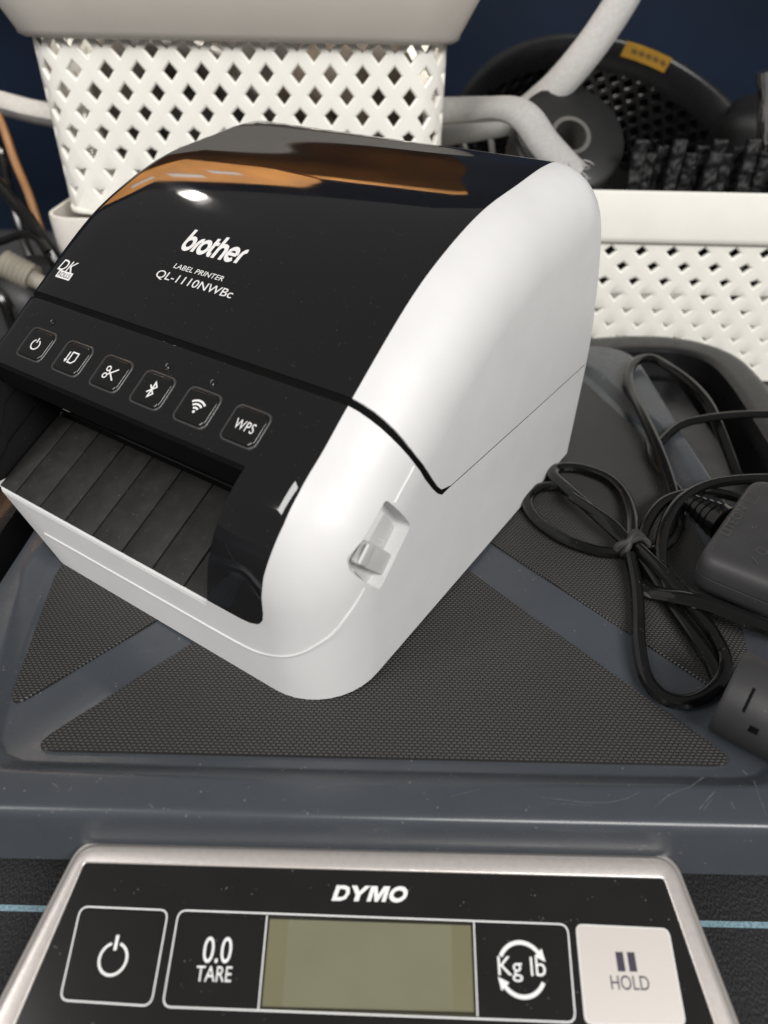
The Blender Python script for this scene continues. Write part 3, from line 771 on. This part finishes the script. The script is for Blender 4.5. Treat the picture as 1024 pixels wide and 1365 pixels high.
# cutter lever in the recess
def lv(a, b, d): return (d, a, b)
def on_x(px, py, x):
    v = Rp.T@ray(px, py); p = camP+(x-camP[0])/v[0]*v; return (p[1], p[2])
lev = round_poly([on_x(*q, -5.4) for q in ((513, 682), (533, 710), (503, 776), (494, 784), (475, 764), (476, 748))], [1, 3, 2, 2, 2, 1], 4)
mo('lever_slide', *bevel_vf(prism([tuple(p) for p in lev], -7.5, -5.4, lv), 0.3), 'white2', pr, frame=PF)
kn = round_poly([on_x(*q, -1.6) for q in ((478, 754), (496, 724), (530, 743), (518, 771))], [1.2, 1.6, 1.4, 1.2], 4)
mo('lever_knob', *bevel_vf(prism([tuple(p) for p in kn], -5.5, -1.6, lv), 0.7, 3), 'white2', pr, frame=PF)
kn = round_poly([on_x(*q, -0.9) for q in ((479, 753), (493, 725), (502, 730), (489, 757))], [0.8, 0.8, 0.8, 0.8], 4)
mo('lever_grip', *bevel_vf(prism([tuple(p) for p in kn], -2.2, -0.9, lv), 0.6, 3), 'white2', pr, frame=PF)
v, f = stroke([on_x(*q, -5.35) for q in ((504, 717), (512, 722), (504, 729))], 0.3); mo('arrow_mark', [(-5.35, a, b) for a, b in v], f, 'print', pr, smooth=False, frame=PF)

# ================================================================ lattice baskets
def rr_path(x0, x1, y0, y1, r):
    """closed rounded rectangle walked anticlockwise; returns fn(u) -> (x, y, nx, ny) and its length"""
    segs = []
    def line(a, b, n): segs.append(('l', np.array(a), np.array(b), np.array(n), math.dist(a, b)))
    def arc_(c, a0): segs.append(('a', np.array(c), a0, None, r*math.pi/2))
    line((x0+r, y0), (x1-r, y0), (0, -1)); arc_((x1-r, y0+r), -90)
    line((x1, y0+r), (x1, y1-r), (1, 0)); arc_((x1-r, y1-r), 0)
    line((x1-r, y1), (x0+r, y1), (0, 1)); arc_((x0+r, y1-r), 90)
    line((x0, y1-r), (x0, y0+r), (-1, 0)); arc_((x0+r, y0+r), 180)
    L = sum(s[4] for s in segs)
    def fn(u):
        u = u % L
        for s in segs:
            if u <= s[4]+1e-9:
                if s[0] == 'l': p = s[1]+(s[2]-s[1])*(u/s[4]); return p[0], p[1], s[3][0], s[3][1]
                a = math.radians(s[2]+90*u/s[4]); return s[1][0]+r*math.cos(a), s[1][1]+r*math.sin(a), math.cos(a), math.sin(a)
            u -= s[4]
        p = segs[0][1]; return p[0], p[1], 0, -1
    return fn, L
def lattice(place, ulen, v0, v1, ncol, pv, vtop, nrow, depth, hole, u0=0.0):
    """rhombic tiles with a hole each; place(u, v, d) -> point, d outward"""
    pu = ulen/ncol; V, F = [], []
    for j in range(-1, int((vtop-v0)/pv)+3):
        vc = vtop-j*pv
        if vc+pv < v0 or vc-pv > v1: continue
        for i in range(ncol):
            uc = u0+(i+(0.5 if j % 2 else 0))*pu
            O = [(pu/2, 0), (pu/4, pv/2), (0, pv), (-pu/4, pv/2), (-pu/2, 0), (-pu/4, -pv/2), (0, -pv), (pu/4, -pv/2)]
            h = hole(j)
            def cl(a, b): return uc+a, min(max(vc+b, v0), v1)
            base = len(V)
            if h is None or vc-pv*0.3 < v0 or vc > v1+pv*0.2:
                V += [place(*cl(*o), 0) for o in O]; V += [place(*cl(*o), -depth) for o in O]
                F.append(tuple(base+k for k in range(8))); F.append(tuple(base+15-k for k in range(8)))
                continue
            a, bt, bb, t = h
            ys = t*bt*0.9; ym = (bt*0.5)*(1-t)+bt*0.75*t; yt = bt if t < 0.5 else bt+(2.4-bb-bt)*(t-0.5)*2
            ym = min(ym, max((ys+yt)/2, ym if t < 0.5 else (ys+yt)/2))
            Hh = [(a, ys), (a*0.5, ym), (0, yt), (-a*0.5, ym), (-a, ys), (-a*0.5, (ys-bb)/2), (0, -bb), (a*0.5, (ys-bb)/2)]
            Mh = [(o[0]*0.22+q[0]*0.78, o[1]*0.22+q[1]*0.78) for o, q in zip(O, Hh)]
            V += [place(*cl(*o), 0.0) for o in O]
            V += [place(*cl(*o), -0.12) for o in Mh]
            V += [place(*cl(*o), -0.9) for o in Hh]
            V += [place(*cl(*o), -depth) for o in Hh]
            V += [place(*cl(*o), -depth) for o in O]
            for r in range(4):
                for k in range(8):
                    q = (base+r*8+k, base+r*8+(k+1) % 8, base+(r+1)*8+(k+1) % 8, base+(r+1)*8+k)
                    F.append(q)
    return V, F
def ring_loft(fn, L, sec, n=120):
    """sec: list of (outward offset, z), closed section"""
    V, F = [], []; m = len(sec)
    for i in range(n):
        x, y, nx, ny = fn(L*i/n)
        for o, z in sec: V.append((x+nx*o, y+ny*o, z))
    for i in range(n):
        j = (i+1) % n
        for k in range(m): F.append((i*m+k, i*m+(k+1) % m, j*m+(k+1) % m, j*m+k))
    return recalc(V, F)
def basket(name, label, x0, x1, y0, y1, r, zb, zr, zt, ncol, pv, vtop, hole, mat, taper, over, u0=0.0, group=None, band=True, flare=0.0, rim_mat=None):
    fn, L = rr_path(x0, x1, y0, y1, r)
    e = empty(name, ((x0+x1)/2, (y0+y1)/2, zb), label=label, cat='basket', group=group)
    def place(u, v, d):
        x, y, nx, ny = fn(u); k = d+taper*(v-zr); return (x+nx*k, y+ny*k, v)
    V, F = lattice(place, L, zb+2, zr+4, ncol, pv, vtop, 9, 3.2, hole, u0)
    mo('lattice_wall', V, F, mat, e, sharp=28)
    k = taper*(zb-zr)
    o = round_poly([(x0-k, y0-k), (x1+k, y0-k), (x1+k, y1+k), (x0-k, y1+k)], r, 8)
    mo('bottom', *prism([tuple(p) for p in o], zb, zb+2.5, lambda a, b, d: (a, b, d)), mat, e, smooth=False)
    if band:
        f_ = flare
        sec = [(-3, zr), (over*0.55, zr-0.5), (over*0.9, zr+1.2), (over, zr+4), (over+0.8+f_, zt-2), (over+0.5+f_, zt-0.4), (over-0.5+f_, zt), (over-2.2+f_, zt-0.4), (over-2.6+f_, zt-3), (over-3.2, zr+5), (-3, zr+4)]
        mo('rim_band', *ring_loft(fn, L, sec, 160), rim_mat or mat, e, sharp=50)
    return e
def hole_upper(j):
    t = max(0, min(1, (j-1)/6.0))
    return (4.9-0.9*t, 5.6-3.6*t, 5.6-1.4*t, t)
def hole_right(j):
    t = max(0, min(1, j/5.0))
    return (4.4-0.2*t, 3.9-2.4*t, 3.9-0.6*t, t)
basket('lattice_basket', 'cream lattice basket with wide rim stacked behind the printer lid', -231, 52, 398, 590, 26, 70, 181, 213, 42, 12.6, 162.5, hole_upper, 'basket', 0.0, 9, u0=6, flare=14, rim_mat='rim_shaded')
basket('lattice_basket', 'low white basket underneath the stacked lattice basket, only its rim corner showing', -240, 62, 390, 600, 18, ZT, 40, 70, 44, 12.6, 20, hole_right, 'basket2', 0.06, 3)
basket('lattice_basket', 'cream lattice basket full of black tape and straps beside the printer lid', 82, 440, 372, 715, 22, ZT, 66, 101, 60, 11.2, 58.5, hole_right, 'basket', 0.05, 4, u0=5)

# contents of the stacked basket
def blob(cx, cy, cz, rx, ry, rz, amp, seed, p=3.0):
    bm = bmesh.new(); bmesh.ops.create_icosphere(bm, subdivisions=4, radius=1.0)
    r2 = np.random.default_rng(seed); ph = r2.uniform(0, 6.28, (6, 3)); fr = r2.uniform(2, 6, (6, 3))
    for v in bm.verts:
        d = np.array(v.co); s = (np.abs(d)**p).sum()**(-1/p)
        w = 1+amp*sum(math.sin(f@d+q[0]) for f, q in zip(fr, ph))/3
        v.co = (cx+rx*d[0]*s*w, cy+ry*d[1]*s*w, cz+rz*d[2]*s*w)
    bm.verts.index_update(); V = [tuple(v.co) for v in bm.verts]; F = [[v.index for v in f.verts] for f in bm.faces]; bm.free()
    return V, F
V, F = blob(-128, 492, 140, 84, 78, 62, 0.10, 3)
tag(mo('plastic_bag', V, F, 'bag'), 'crumpled dark grey plastic bag filling the stacked basket next to a brown pouch', 'bag')
V, F = blob(-20, 490, 132, 56, 74, 52, 0.12, 5)
tag(mo('cable_pouch', V, F, nmat('brown_pouch', (0.07, 0.055, 0.04), 0.6, var=0.4, vscale=40, bump=0.5, bscale=200)), 'dark brown soft pouch inside the stacked basket next to a grey bag', 'pouch')

# ================================================================ things in the right-hand basket
# black round perforated bowl
BC = np.array([218.0, 545.0, 56.0]); rl = math.radians(12)
b1_ = np.array([math.cos(rl), 0, -math.sin(rl)]); b2_ = np.array([0.10, 0.80, 0.60]); b2_ -= b1_*(b1_@b2_); b2_ /= np.linalg.norm(b2_)
b3_ = np.cross(b1_, b2_); RB = 152.0
def bowl_pt(u, v, d):
    R = RB+d+0.25*v; a = u/RB
    return BC+b1_*R*math.cos(a)+b2_*R*math.sin(a)+b3_*v
bo = empty('round_bowl', (BC[0], BC[1], -30), label='black round perforated bowl tilted above the strap basket, yellow label on its rim', cat='bowl')
V, F = lattice(lambda u, v, d: bowl_pt(u, v, -d), 2*math.pi*RB, -86, 0, 60, 9.5, -10, 9, 2.5, lambda j: (5.6, 4.6, 4.6, 0.0))
mo('perforated_wall', V, F, 'blackmesh', bo, sharp=28)
V, F = [], []; sec = [(0, -4), (-1.5, 4), (-1, 22), (1, 24), (4, 24), (5, 20), (4.5, -4)]
for i in range(120):
    for o, z in sec: V.append(bowl_pt(2*math.pi*RB*i/120, z, o))
m = len(sec)
for i in range(120):
    for k in range(m): F.append((i*m+k, i*m+(k+1) % m, ((i+1) % 120)*m+(k+1) % m, ((i+1) % 120)*m+k))
mo('rim_band', *recalc(V, F), 'blackbase', bo, sharp=40)
V, F = [], []; sec = [(5, 0), (8, 0), (8, -88), (-60, -90), (-150, -91), (-150, -88), (-60, -87), (5, -85)]
for i in range(72):
    for o, z in sec: V.append(bowl_pt(2*math.pi*RB*i/72, z, o))
m = len(sec)
for i in range(72):
    for k in range(m): F.append((i*m+k, i*m+(k+1) % m, ((i+1) % 72)*m+(k+1) % m, ((i+1) % 72)*m+k))
mo('liner', *recalc(V, F), 'core', bo, sharp=40)
# yellow label wrapped on the rim
def lab(u, v, h): return bowl_pt(u, v, -1.6-h)
us = np.linspace(RB*1.30, RB*1.60, 9); V, F = [], []
for u in us: V += [lab(u, 13, 0), lab(u, 26, 0), lab(u, 26, 0.5), lab(u, 13, 0.5)]
for i in range(8):
    for k in range(4): F.append((i*4+k, i*4+(k+1) % 4, (i+1)*4+(k+1) % 4, (i+1)*4+k))
F += [(0, 1, 2, 3), (35, 34, 33, 32)]
yl = mo('label_sticker', *recalc(V, F), 'yellow', bo, smooth=False)
for k in range(5):
    u = us[1]+(us[-2]-us[1])*k/4.6
    v_, f_ = stroke([(u+a, 20+b) for a, b in ((-3, 1), (-1.5, -2), (0, 2), (1.2, -1.5), (2.5, 1.5))], 1.0)
    mo('scribble', [lab(a, b, 0.65) for a, b in v_], f_, 'ink', yl, smooth=False)

# roll of black tape
tc_ = gy(752, 197, 440); tax = np.array([0.10, -0.70, 0.70])
tr_ = empty('tape_roll', tc_-np.array([0, 0, 40]), label='roll of black tape with grey core lying in the strap basket', cat='tape')
mo('tape', *lathe([(15, -14), (39, -14), (42, -12), (42.5, 0), (42, 12), (39, 14), (15, 14), (15, -14)], tc_, tax, 48), 'tape', tr_, sharp=45)
mo('core', *lathe([(12, -14.5), (15.2, -14.5), (15.2, 14.8), (12, 14.8), (12, -14.5)], tc_, tax, 40), 'tapecore', tr_, sharp=45)
# black hook-and-loop strips standing on edge
for i in range(13):
    px = 840+i*16.5; yy = 404+7*(i % 3); a = gy(px, 256, yy); h = gy(px, 186+9*((i*5) % 3), yy)[2]-a[2]+28; w = 4.6+rng.uniform(-0.6, 0.6); lean = rng.uniform(-2.5, 2.5)
    nz_, nw_ = 34, 7; V, F = [], []
    for k in range(nz_+1):
        zz = a[2]-28+h*k/nz_
        for q in range(nw_+1):
            fx = -1+2*q/nw_; edge_ = 1.2*fx*fx
            V.append((a[0]+fx*w+lean*k/nz_+rng.normal(0, 0.35), a[1]-1.6+edge_+0.6*math.sin(k*0.9+i)+rng.normal(0, 0.8), zz+rng.normal(0, 0.3)))
    for k in range(nz_):
        for q in range(nw_): c_ = k*(nw_+1)+q; F.append((c_, c_+1, c_+nw_+2, c_+nw_+1))
    nf = len(V); V += [(x, y+5, z) for x, y, z in V[:nf]]; F += [tuple(reversed([t+nf for t in f])) for f in F]
    rim_ = [q for q in range(nw_+1)]+[k*(nw_+1)+nw_ for k in range(1, nz_+1)]+[nz_*(nw_+1)+q for q in range(nw_-1, -1, -1)]+[k*(nw_+1) for k in range(nz_-1, 0, -1)]
    for t in range(len(rim_)): p_, q_ = rim_[t], rim_[(t+1) % len(rim_)]; F.append((p_, p_+nf, q_+nf, q_))
    tag(mo('fastener_strip', V, F, 'hook', sharp=180), 'black hook-and-loop strip standing on edge inside the strap basket', 'strap', 'fastener strips in the strap basket')

# white webbing strap, its cut end frayed over the printer
def strap_path(pts): return smooth_path([gy(*p) for p in pts], 10)
wb = empty('webbing_strap', gy(690, 200, 420)-np.array([0, 0, 40]), label='white woven strap with a frayed cut end hanging behind the printer lid', cat='strap')
P1 = strap_path([(520, 150, 500), (590, 148, 470), (640, 146, 440), (680, 146, 408), (704, 160, 392), (725, 190, 384), (750, 218, 378), (768, 236, 375)])
mo('strap_end', *tube(P1, 11.0, 14, flat=0.62, upv=(0.1, -0.8, 0.6)), 'strap', wb)
P2 = strap_path([(520, 180, 520), (590, 176, 500), (640, 168, 480), (690, 155, 465), (735, 122, 460), (775, 78, 462), (810, 30, 470), (840, -20, 480), (860, -70, 490)])
mo('strap_loop', *tube(P2, 11.8, 14, flat=0.62, upv=(0.1, -0.8, 0.6)), 'strap', wb)
e0 = P1[-1]; fd = P1[-1]-P1[-3]; fd /= np.linalg.norm(fd)
parts = []
for k in range(70):
    o = rng.normal(0, 1, 3)*np.array([5.0, 2.5, 4.5]); d = fd+rng.normal(0, 0.45, 3); d /= np.linalg.norm(d); ln = rng.uniform(3, 8)
    p0 = e0+o-fd*4; parts.append(tube([p0, p0+d*ln*0.6, p0+d*ln+rng.normal(0, 0.8, 3)], [0.5, 0.4, 0.2], 4))
tag(mo('frayed_fibres', *join(parts), 'strap', wb), kind='stuff')
P3 = strap_path([(-60, 120, 560), (0, 137, 540), (50, 150, 530), (110, 160, 520)])
tag(mo('webbing_strap', *tube(P3, 13, 12, flat=0.7), 'strap'), 'grey white strap passing behind the stacked basket beside the navy wall', 'strap')
a = gy(652, 170, 470); b = gy(660, 225, 470)
tag(mo('plastic_rod', *tube([b, (a+b)/2, a], 2.4, 8), 'strap'), 'thin white rod standing under the webbing strap', 'rod')
P = [gy(1019, y, 430) for y in (95, 120, 145, 170, 200)]
tag(mo('metal_clip', *tube(smooth_path(P, 4), [5, 5, 5, 5, 4.4, 4, 3.6, 3.6, 4, 4.6, 5, 5, 5, 5, 5, 5, 5][:17], 12), 'chrome'), 'chrome clip at the end of the black bowl', 'clip')
V, F = blob(*(gy(1030, 178, 590)-np.array([0, 0, 12])), 52, 40, 40, 0.08, 21)
tag(mo('cloth_bundle', V, F, 'hook'), 'dark cloth bundle stuffed behind the fastener strips', 'cloth')
V, F = blob(*gy(1022, 505, 395), 13, 16, 26, 0.05, 9)
tag(mo('cable_plug', V, F, 'adapter'), 'black rounded cable plug beside the strap basket', 'plug')

# ================================================================ loose cables left of the baskets
def cable(name, label, pts, r, mat, n=8, group=None):
    P = smooth_path([gy(*p) for p in pts], n)
    o = mo(name, *tube(P, r, 10), mat); tag(o, label, 'cable', group); return o
cable('cable', 'orange brown cable hanging in front of the navy wall', [(-30, 110, 520), (0, 160, 500), (20, 215, 480), (38, 258, 470), (52, 300, 460), (62, 330, 455)], 3.4, 'orange')
cable('cable', 'thick black cable running down beside the low white basket', [(-40, 215, 430), (0, 248, 420), (30, 282, 410), (60, 325, 400), (85, 365, 395)], 5.4, 'cord')
cable('cable', 'thin black cable curling over the beige connector', [(-40, 330, 400), (0, 322, 395), (30, 312, 390), (50, 318, 385), (64, 335, 380)], 3.0, 'cord')
cable('cable', 'black cable lying below the beige connector', [(-40, 365, 360), (0, 395, 355), (18, 430, 350), (30, 470, 345)], 5.0, 'cord')
cable('cable', 'black cable looping behind the orange cable', [(-30, 150, 560), (0, 200, 540), (16, 270, 520), (36, 330, 505), (60, 372, 490)], 4.0, 'cord')
cn = empty('connector', gy(30, 380, 370)-np.array([0, 0, 10]), label='beige ridged screw connector among black cables', cat='connector')
c0, c1 = gy(6, 352, 380), gy(44, 372, 376); ax = c1-c0
pr_ = []
for k in range(13): pr_.append((9.5 if k % 2 else 11.2, np.linalg.norm(ax)*k/12))
mo('collar', *lathe([(0.1, 0)]+pr_+[(0.1, np.linalg.norm(ax))], c0, ax, 24), 'beige', cn, sharp=40)
mo('stem', *tube([c1-ax*0.05, c1+ax*0.4, c1+ax*0.9], [7, 6, 5], 14), 'beige', cn)
V, F = blob(*gy(15, 425, 380), 34, 26, 34, 0.06, 11)
tag(mo('power_brick', V, F, 'adapter'), 'black power brick lying among the cables behind the printer', 'adapter')
V, F = blob(*gy(60, 400, 430), 40, 26, 34, 0.06, 12)
tag(mo('cloth_bundle', V, F, 'hook'), 'dark cloth bundle beside the low white basket', 'cloth')

# ================================================================ power cord bundle on the scale
cb = empty('cord_bundle', gz(838, 724, 0), label='black power cord tied in loops on the scale mat beside the printer', cat='cord')
def cord(pts, r=2.9, name='cord_loop', flat=0.9, n=9):
    P = smooth_path([gz(x, y, z) for x, y, z in pts], n); mo(name, *tube(P, r, 10, flat=flat), 'cord', cb)
cord([(842, 728, 6), (815, 704, 8), (785, 677, 8), (755, 650, 7), (738, 633, 5), (746, 624, 4), (775, 625, 3), (810, 638, 3), (832, 660, 3), (842, 690, 4), (842, 725, 6)], 3.2)
cord([(838, 724, 7), (818, 700, 9), (790, 680, 9.5), (762, 662, 9)], 2.7)
cord([(845, 730, 5), (815, 737, 3), (780, 730, 3.2), (745, 715, 3.2), (715, 692, 3.2), (703, 668, 3.2), (716, 652, 3), (742, 648, 4), (756, 655, 5)], 2.9)
cord([(836, 720, 6), (870, 752, 7), (905, 788, 7), (935, 824, 6), (955, 852, 4), (966, 880, 3), (960, 908, 3.2), (935, 930, 3.2), (905, 936, 3.2), (878, 925, 3.2), (860, 900, 3.2), (852, 860, 3.2), (851, 820, 3), (848, 780, 4), (840, 740, 6)], 2.9)
cord([(840, 722, 5), (866, 762, 4), (900, 815, 3), (925, 850, 3.2), (946, 882, 2.5), (958, 912, 1.5)], 2.9)
cord([(844, 722, 8), (880, 757, 9), (912, 790, 8), (940, 825, 6), (962, 868, 4)], 2.5)
cord([(850, 780, 3.2), (872, 790, 4), (905, 796, 8), (945, 806, 10), (985, 822, 10), (1024, 838, 10), (1060, 850, 10)], 4.4, 'cord_lead', 0.55)
cord([(905, 705, 3), (897, 660, 5), (880, 605, 7), (858, 555, 8), (842, 522, 8), (838, 500, 8), (848, 482, 9), (870, 478, 9), (900, 495, 9), (925, 515, 8), (945, 540, 6), (958, 570, 2), (972, 605, -3), (985, 640, -6)], 3.2)
cord([(874, 597, 3), (905, 568, 6), (940, 558, 8), (985, 553, 8), (1030, 552, 8), (1070, 552, 8)], 2.7, 'cord_lead')
cord([(895, 800, 4), (884, 765, 6), (881, 730, 8), (889, 695, 10), (908, 667, 11), (940, 648, 12), (980, 640, 13), (1030, 638, 13), (1070, 640, 13)], 2.9)
cord([(856, 722, 4), (862, 700, 6), (878, 675, 8), (900, 662, 9), (935, 655, 9), (970, 660, 10), (995, 668, 10)], 2.7)
cord([(866, 590, 3), (872, 615, 3.2), (890, 640, 3.2), (907, 662, 3.2), (905, 700, 3.2), (890, 725, 3.2), (868, 735, 3), (850, 732, 5)], 2.9)
for k in range(3):
    th = np.linspace(0, 2*math.pi, 21)[:-1]; c0 = gz(836+6*k, 722+5*k, 6)
    d = np.array([0.62, -0.78, 0]); s_ = np.array([0.78, 0.62, 0])
    tw = (-0.9, 0.5, 1.4)[k]; rx_, rz_ = (7.6, 6.4, 7.0)[k], (5.4, 6.2, 5.0)[k]
    ring = [c0-d*2*(k-1)+s_*rx_*math.cos(t)+np.array([0, 0, 1])*rz_*math.sin(t)+d*(tw*2.4*math.cos(t)+0.9*math.sin(3*t+k)) for t in th]
    mo('twist_tie', *tube(ring, 1.5, 8, closed=True, upv=d), 'tie', cb)

# power adapter with strain relief
ad = empty('power_adapter', gz(1000, 760, 3), label='black power adapter with embossed lettering lying beside the cord loops', cat='adapter')
za = 23.0
A0, A1, A2 = gz(930, 738, za)[:2], gz(1006, 630, za)[:2], gz(1085, 800, za)[:2]
A3 = A1+(A2-A0)
topo = round_poly([A0, A1, A3, A2], [9, 12, 12, 9], 8); cA = np.mean(topo, axis=0)
V, F = [], []; n = len(topo)
for m_, z in ((4, 3.4), (1, 5), (0, 8), (0, 12.2), (0.5, 12.4), (0.5, 12.8), (0, 13), (0, za-6), (0.8, za-3), (2.6, za-1), (5.5, za-0.2), (9, za), (20, za+0.2)):
    V += [tuple(p+(cA-p)/np.linalg.norm(cA-p)*m_)+(z,) for p in topo]
for i in range(12):
    for k in range(n): F.append((i*n+k, i*n+(k+1) % n, (i+1)*n+(k+1) % n, (i+1)*n+k))
F += [tuple(12*n+k for k in range(n)), tuple(range(n))[::-1]]
mo('housing', *recalc(V, F), 'adapter', ad, sharp=45)
ua = (A1-A0)/np.linalg.norm(A1-A0); va = np.array([ua[1], -ua[0]])
def ad_flat(name, vf, px, h, mat):
    c = gz(*px, za)[:2]
    return mo(name, [(*(c+ua*x-va*y), za+h) for x, y in vf[0]], vf[1], mat, ad, smooth=False)
MT['emboss'] = nmat('embossed_plastic', (0.065, 0.064, 0.063), 0.35, var=0.1)
ad_flat('embossed_lettering', fit2d(text2d('LITEON', 6, offset=0.01), w=27, h=4.2), (978, 694), 0.35, 'emboss')
ad_flat('embossed_frame', stroke([(-3.6, -3), (3.6, -3), (3.6, 3), (-3.6, 3)], 0.5, True), (1001, 664), 0.3, 'emboss')
ad_flat('embossed_mark', stroke(arc(0, 0, 2.2, 0, 360, 14), 0.5), (1015, 735), 0.3, 'emboss')
ad_flat('embossed_mark', stroke([(-2, -2), (2, 2)], 0.5), (1006, 748), 0.3, 'emboss')
r0, r1 = gz(968, 700, 12), gz(918, 668, 10); ax = r1-r0; Lr = np.linalg.norm(ax)
pf = [(0.1, 0), (9.5, 0)]
for k in range(5):
    h = Lr*(0.12+k*0.17); rr = 8.8-k*0.95; pf += [(rr, h), (rr, h+Lr*0.09), (rr-1.6, h+Lr*0.10), (rr-1.6, h+Lr*0.16)]
pf += [(2.4, Lr), (0.1, Lr)]
mo('strain_relief', *lathe(pf, r0, ax, 24), 'cord', ad, sharp=40)

# ferrite core: hinged barrel round the lead
fc = empty('ferrite_core', gz(1010, 950, 0), label='black clip-on ferrite barrel at the mat edge below the adapter', cat='ferrite core')
ctr0 = gz(968, 918, 15.0); fdir = np.array([0.80, -0.60, 0]); fdir /= np.linalg.norm(fdir)
R_ = 16.0; sd = np.array([fdir[1], -fdir[0], 0]); upz = np.array([0, 0, 1.0])
def fpt(th, h, r): return ctr0+fdir*h+r*(math.cos(th)*sd*-1+math.sin(th)*upz)
def shell_arc(a0, a1, r0_, r1_, h0, h1, n=22):
    P = [(a0+(a1-a0)*i/n) for i in range(n+1)]; V, F = [], []
    for h in (h0, h0+1.2, h1-1.2, h1):
        e_ = 0.9 if h in (h0, h1) else 0
        V += [fpt(t, h, r1_-e_) for t in P]
    V += [fpt(t, h1, r0_) for t in P]+[fpt(t, h0, r0_) for t in P]; m = n+1
    for i in range(6):
        j = (i+1) % 6
        for k in range(n): F.append((i*m+k, i*m+k+1, j*m+k+1, j*m+k))
    F += [tuple(i*m for i in range(6)), tuple(i*m+n for i in range(6))[::-1]]
    return recalc(V, F)
mo('half_shell', *shell_arc(math.radians(62), math.radians(238), 5, R_, 0, 62), 'adapter', fc, sharp=40)
mo('half_shell', *shell_arc(math.radians(-118), math.radians(60), 5, R_-0.5, 0, 62), 'adapter', fc, sharp=40)
def fbox(t0, t1, h0, h1, r0_, r1_, name, mat):
    mo(name, *shell_arc(math.radians(t0), math.radians(t1), r0_, r1_, h0, h1, 6), mat, fc, sharp=40)
fbox(80, 100, 22, 58, R_-1, R_+1.3, 'snap_clip', 'adapter')
fbox(120, 152, 6, 9, R_-1, R_+0.15, 'slot', 'core')
fbox(163, 172, 10, 15, R_-1, R_+0.15, 'slot', 'core')
fbox(48, 57, 10, 15, R_-1, R_+0.0, 'slot', 'core')

# ================================================================ unseen board over the baskets, added for the lid's orange reflection
sh = empty('added_shelf', (-170, 640, 320), label='orange brown wooden board added above the baskets for its reflection in the printer lid', cat='added_shelf')
V, F = box(-420, 70, 522, 755, 334, 352, 2); mo('board', V, F, 'added_shelf', sh)
o_ = round_poly([(-420, 318), (-120, 318), (-78, 352), (-120, 398), (-420, 398)], [4, 30, 20, 30, 4], 6)
mo('front_lip', *prism([tuple(p) for p in o_], 508, 522, lambda a, b, d: (a, d, b)), 'added_shelf', sh, sharp=40)
for x_, z_, w_, h_ in ((-330, 362, 46, 12), (-262, 374, 40, 10), (-205, 356, 34, 9)):
    V, F = box(x_, x_+w_, 507.2, 508.3, z_, z_+h_); mo('reflection_patch', V, F, 'print', sh, smooth=False)  # pale patches added for grey spots in the lid's reflection
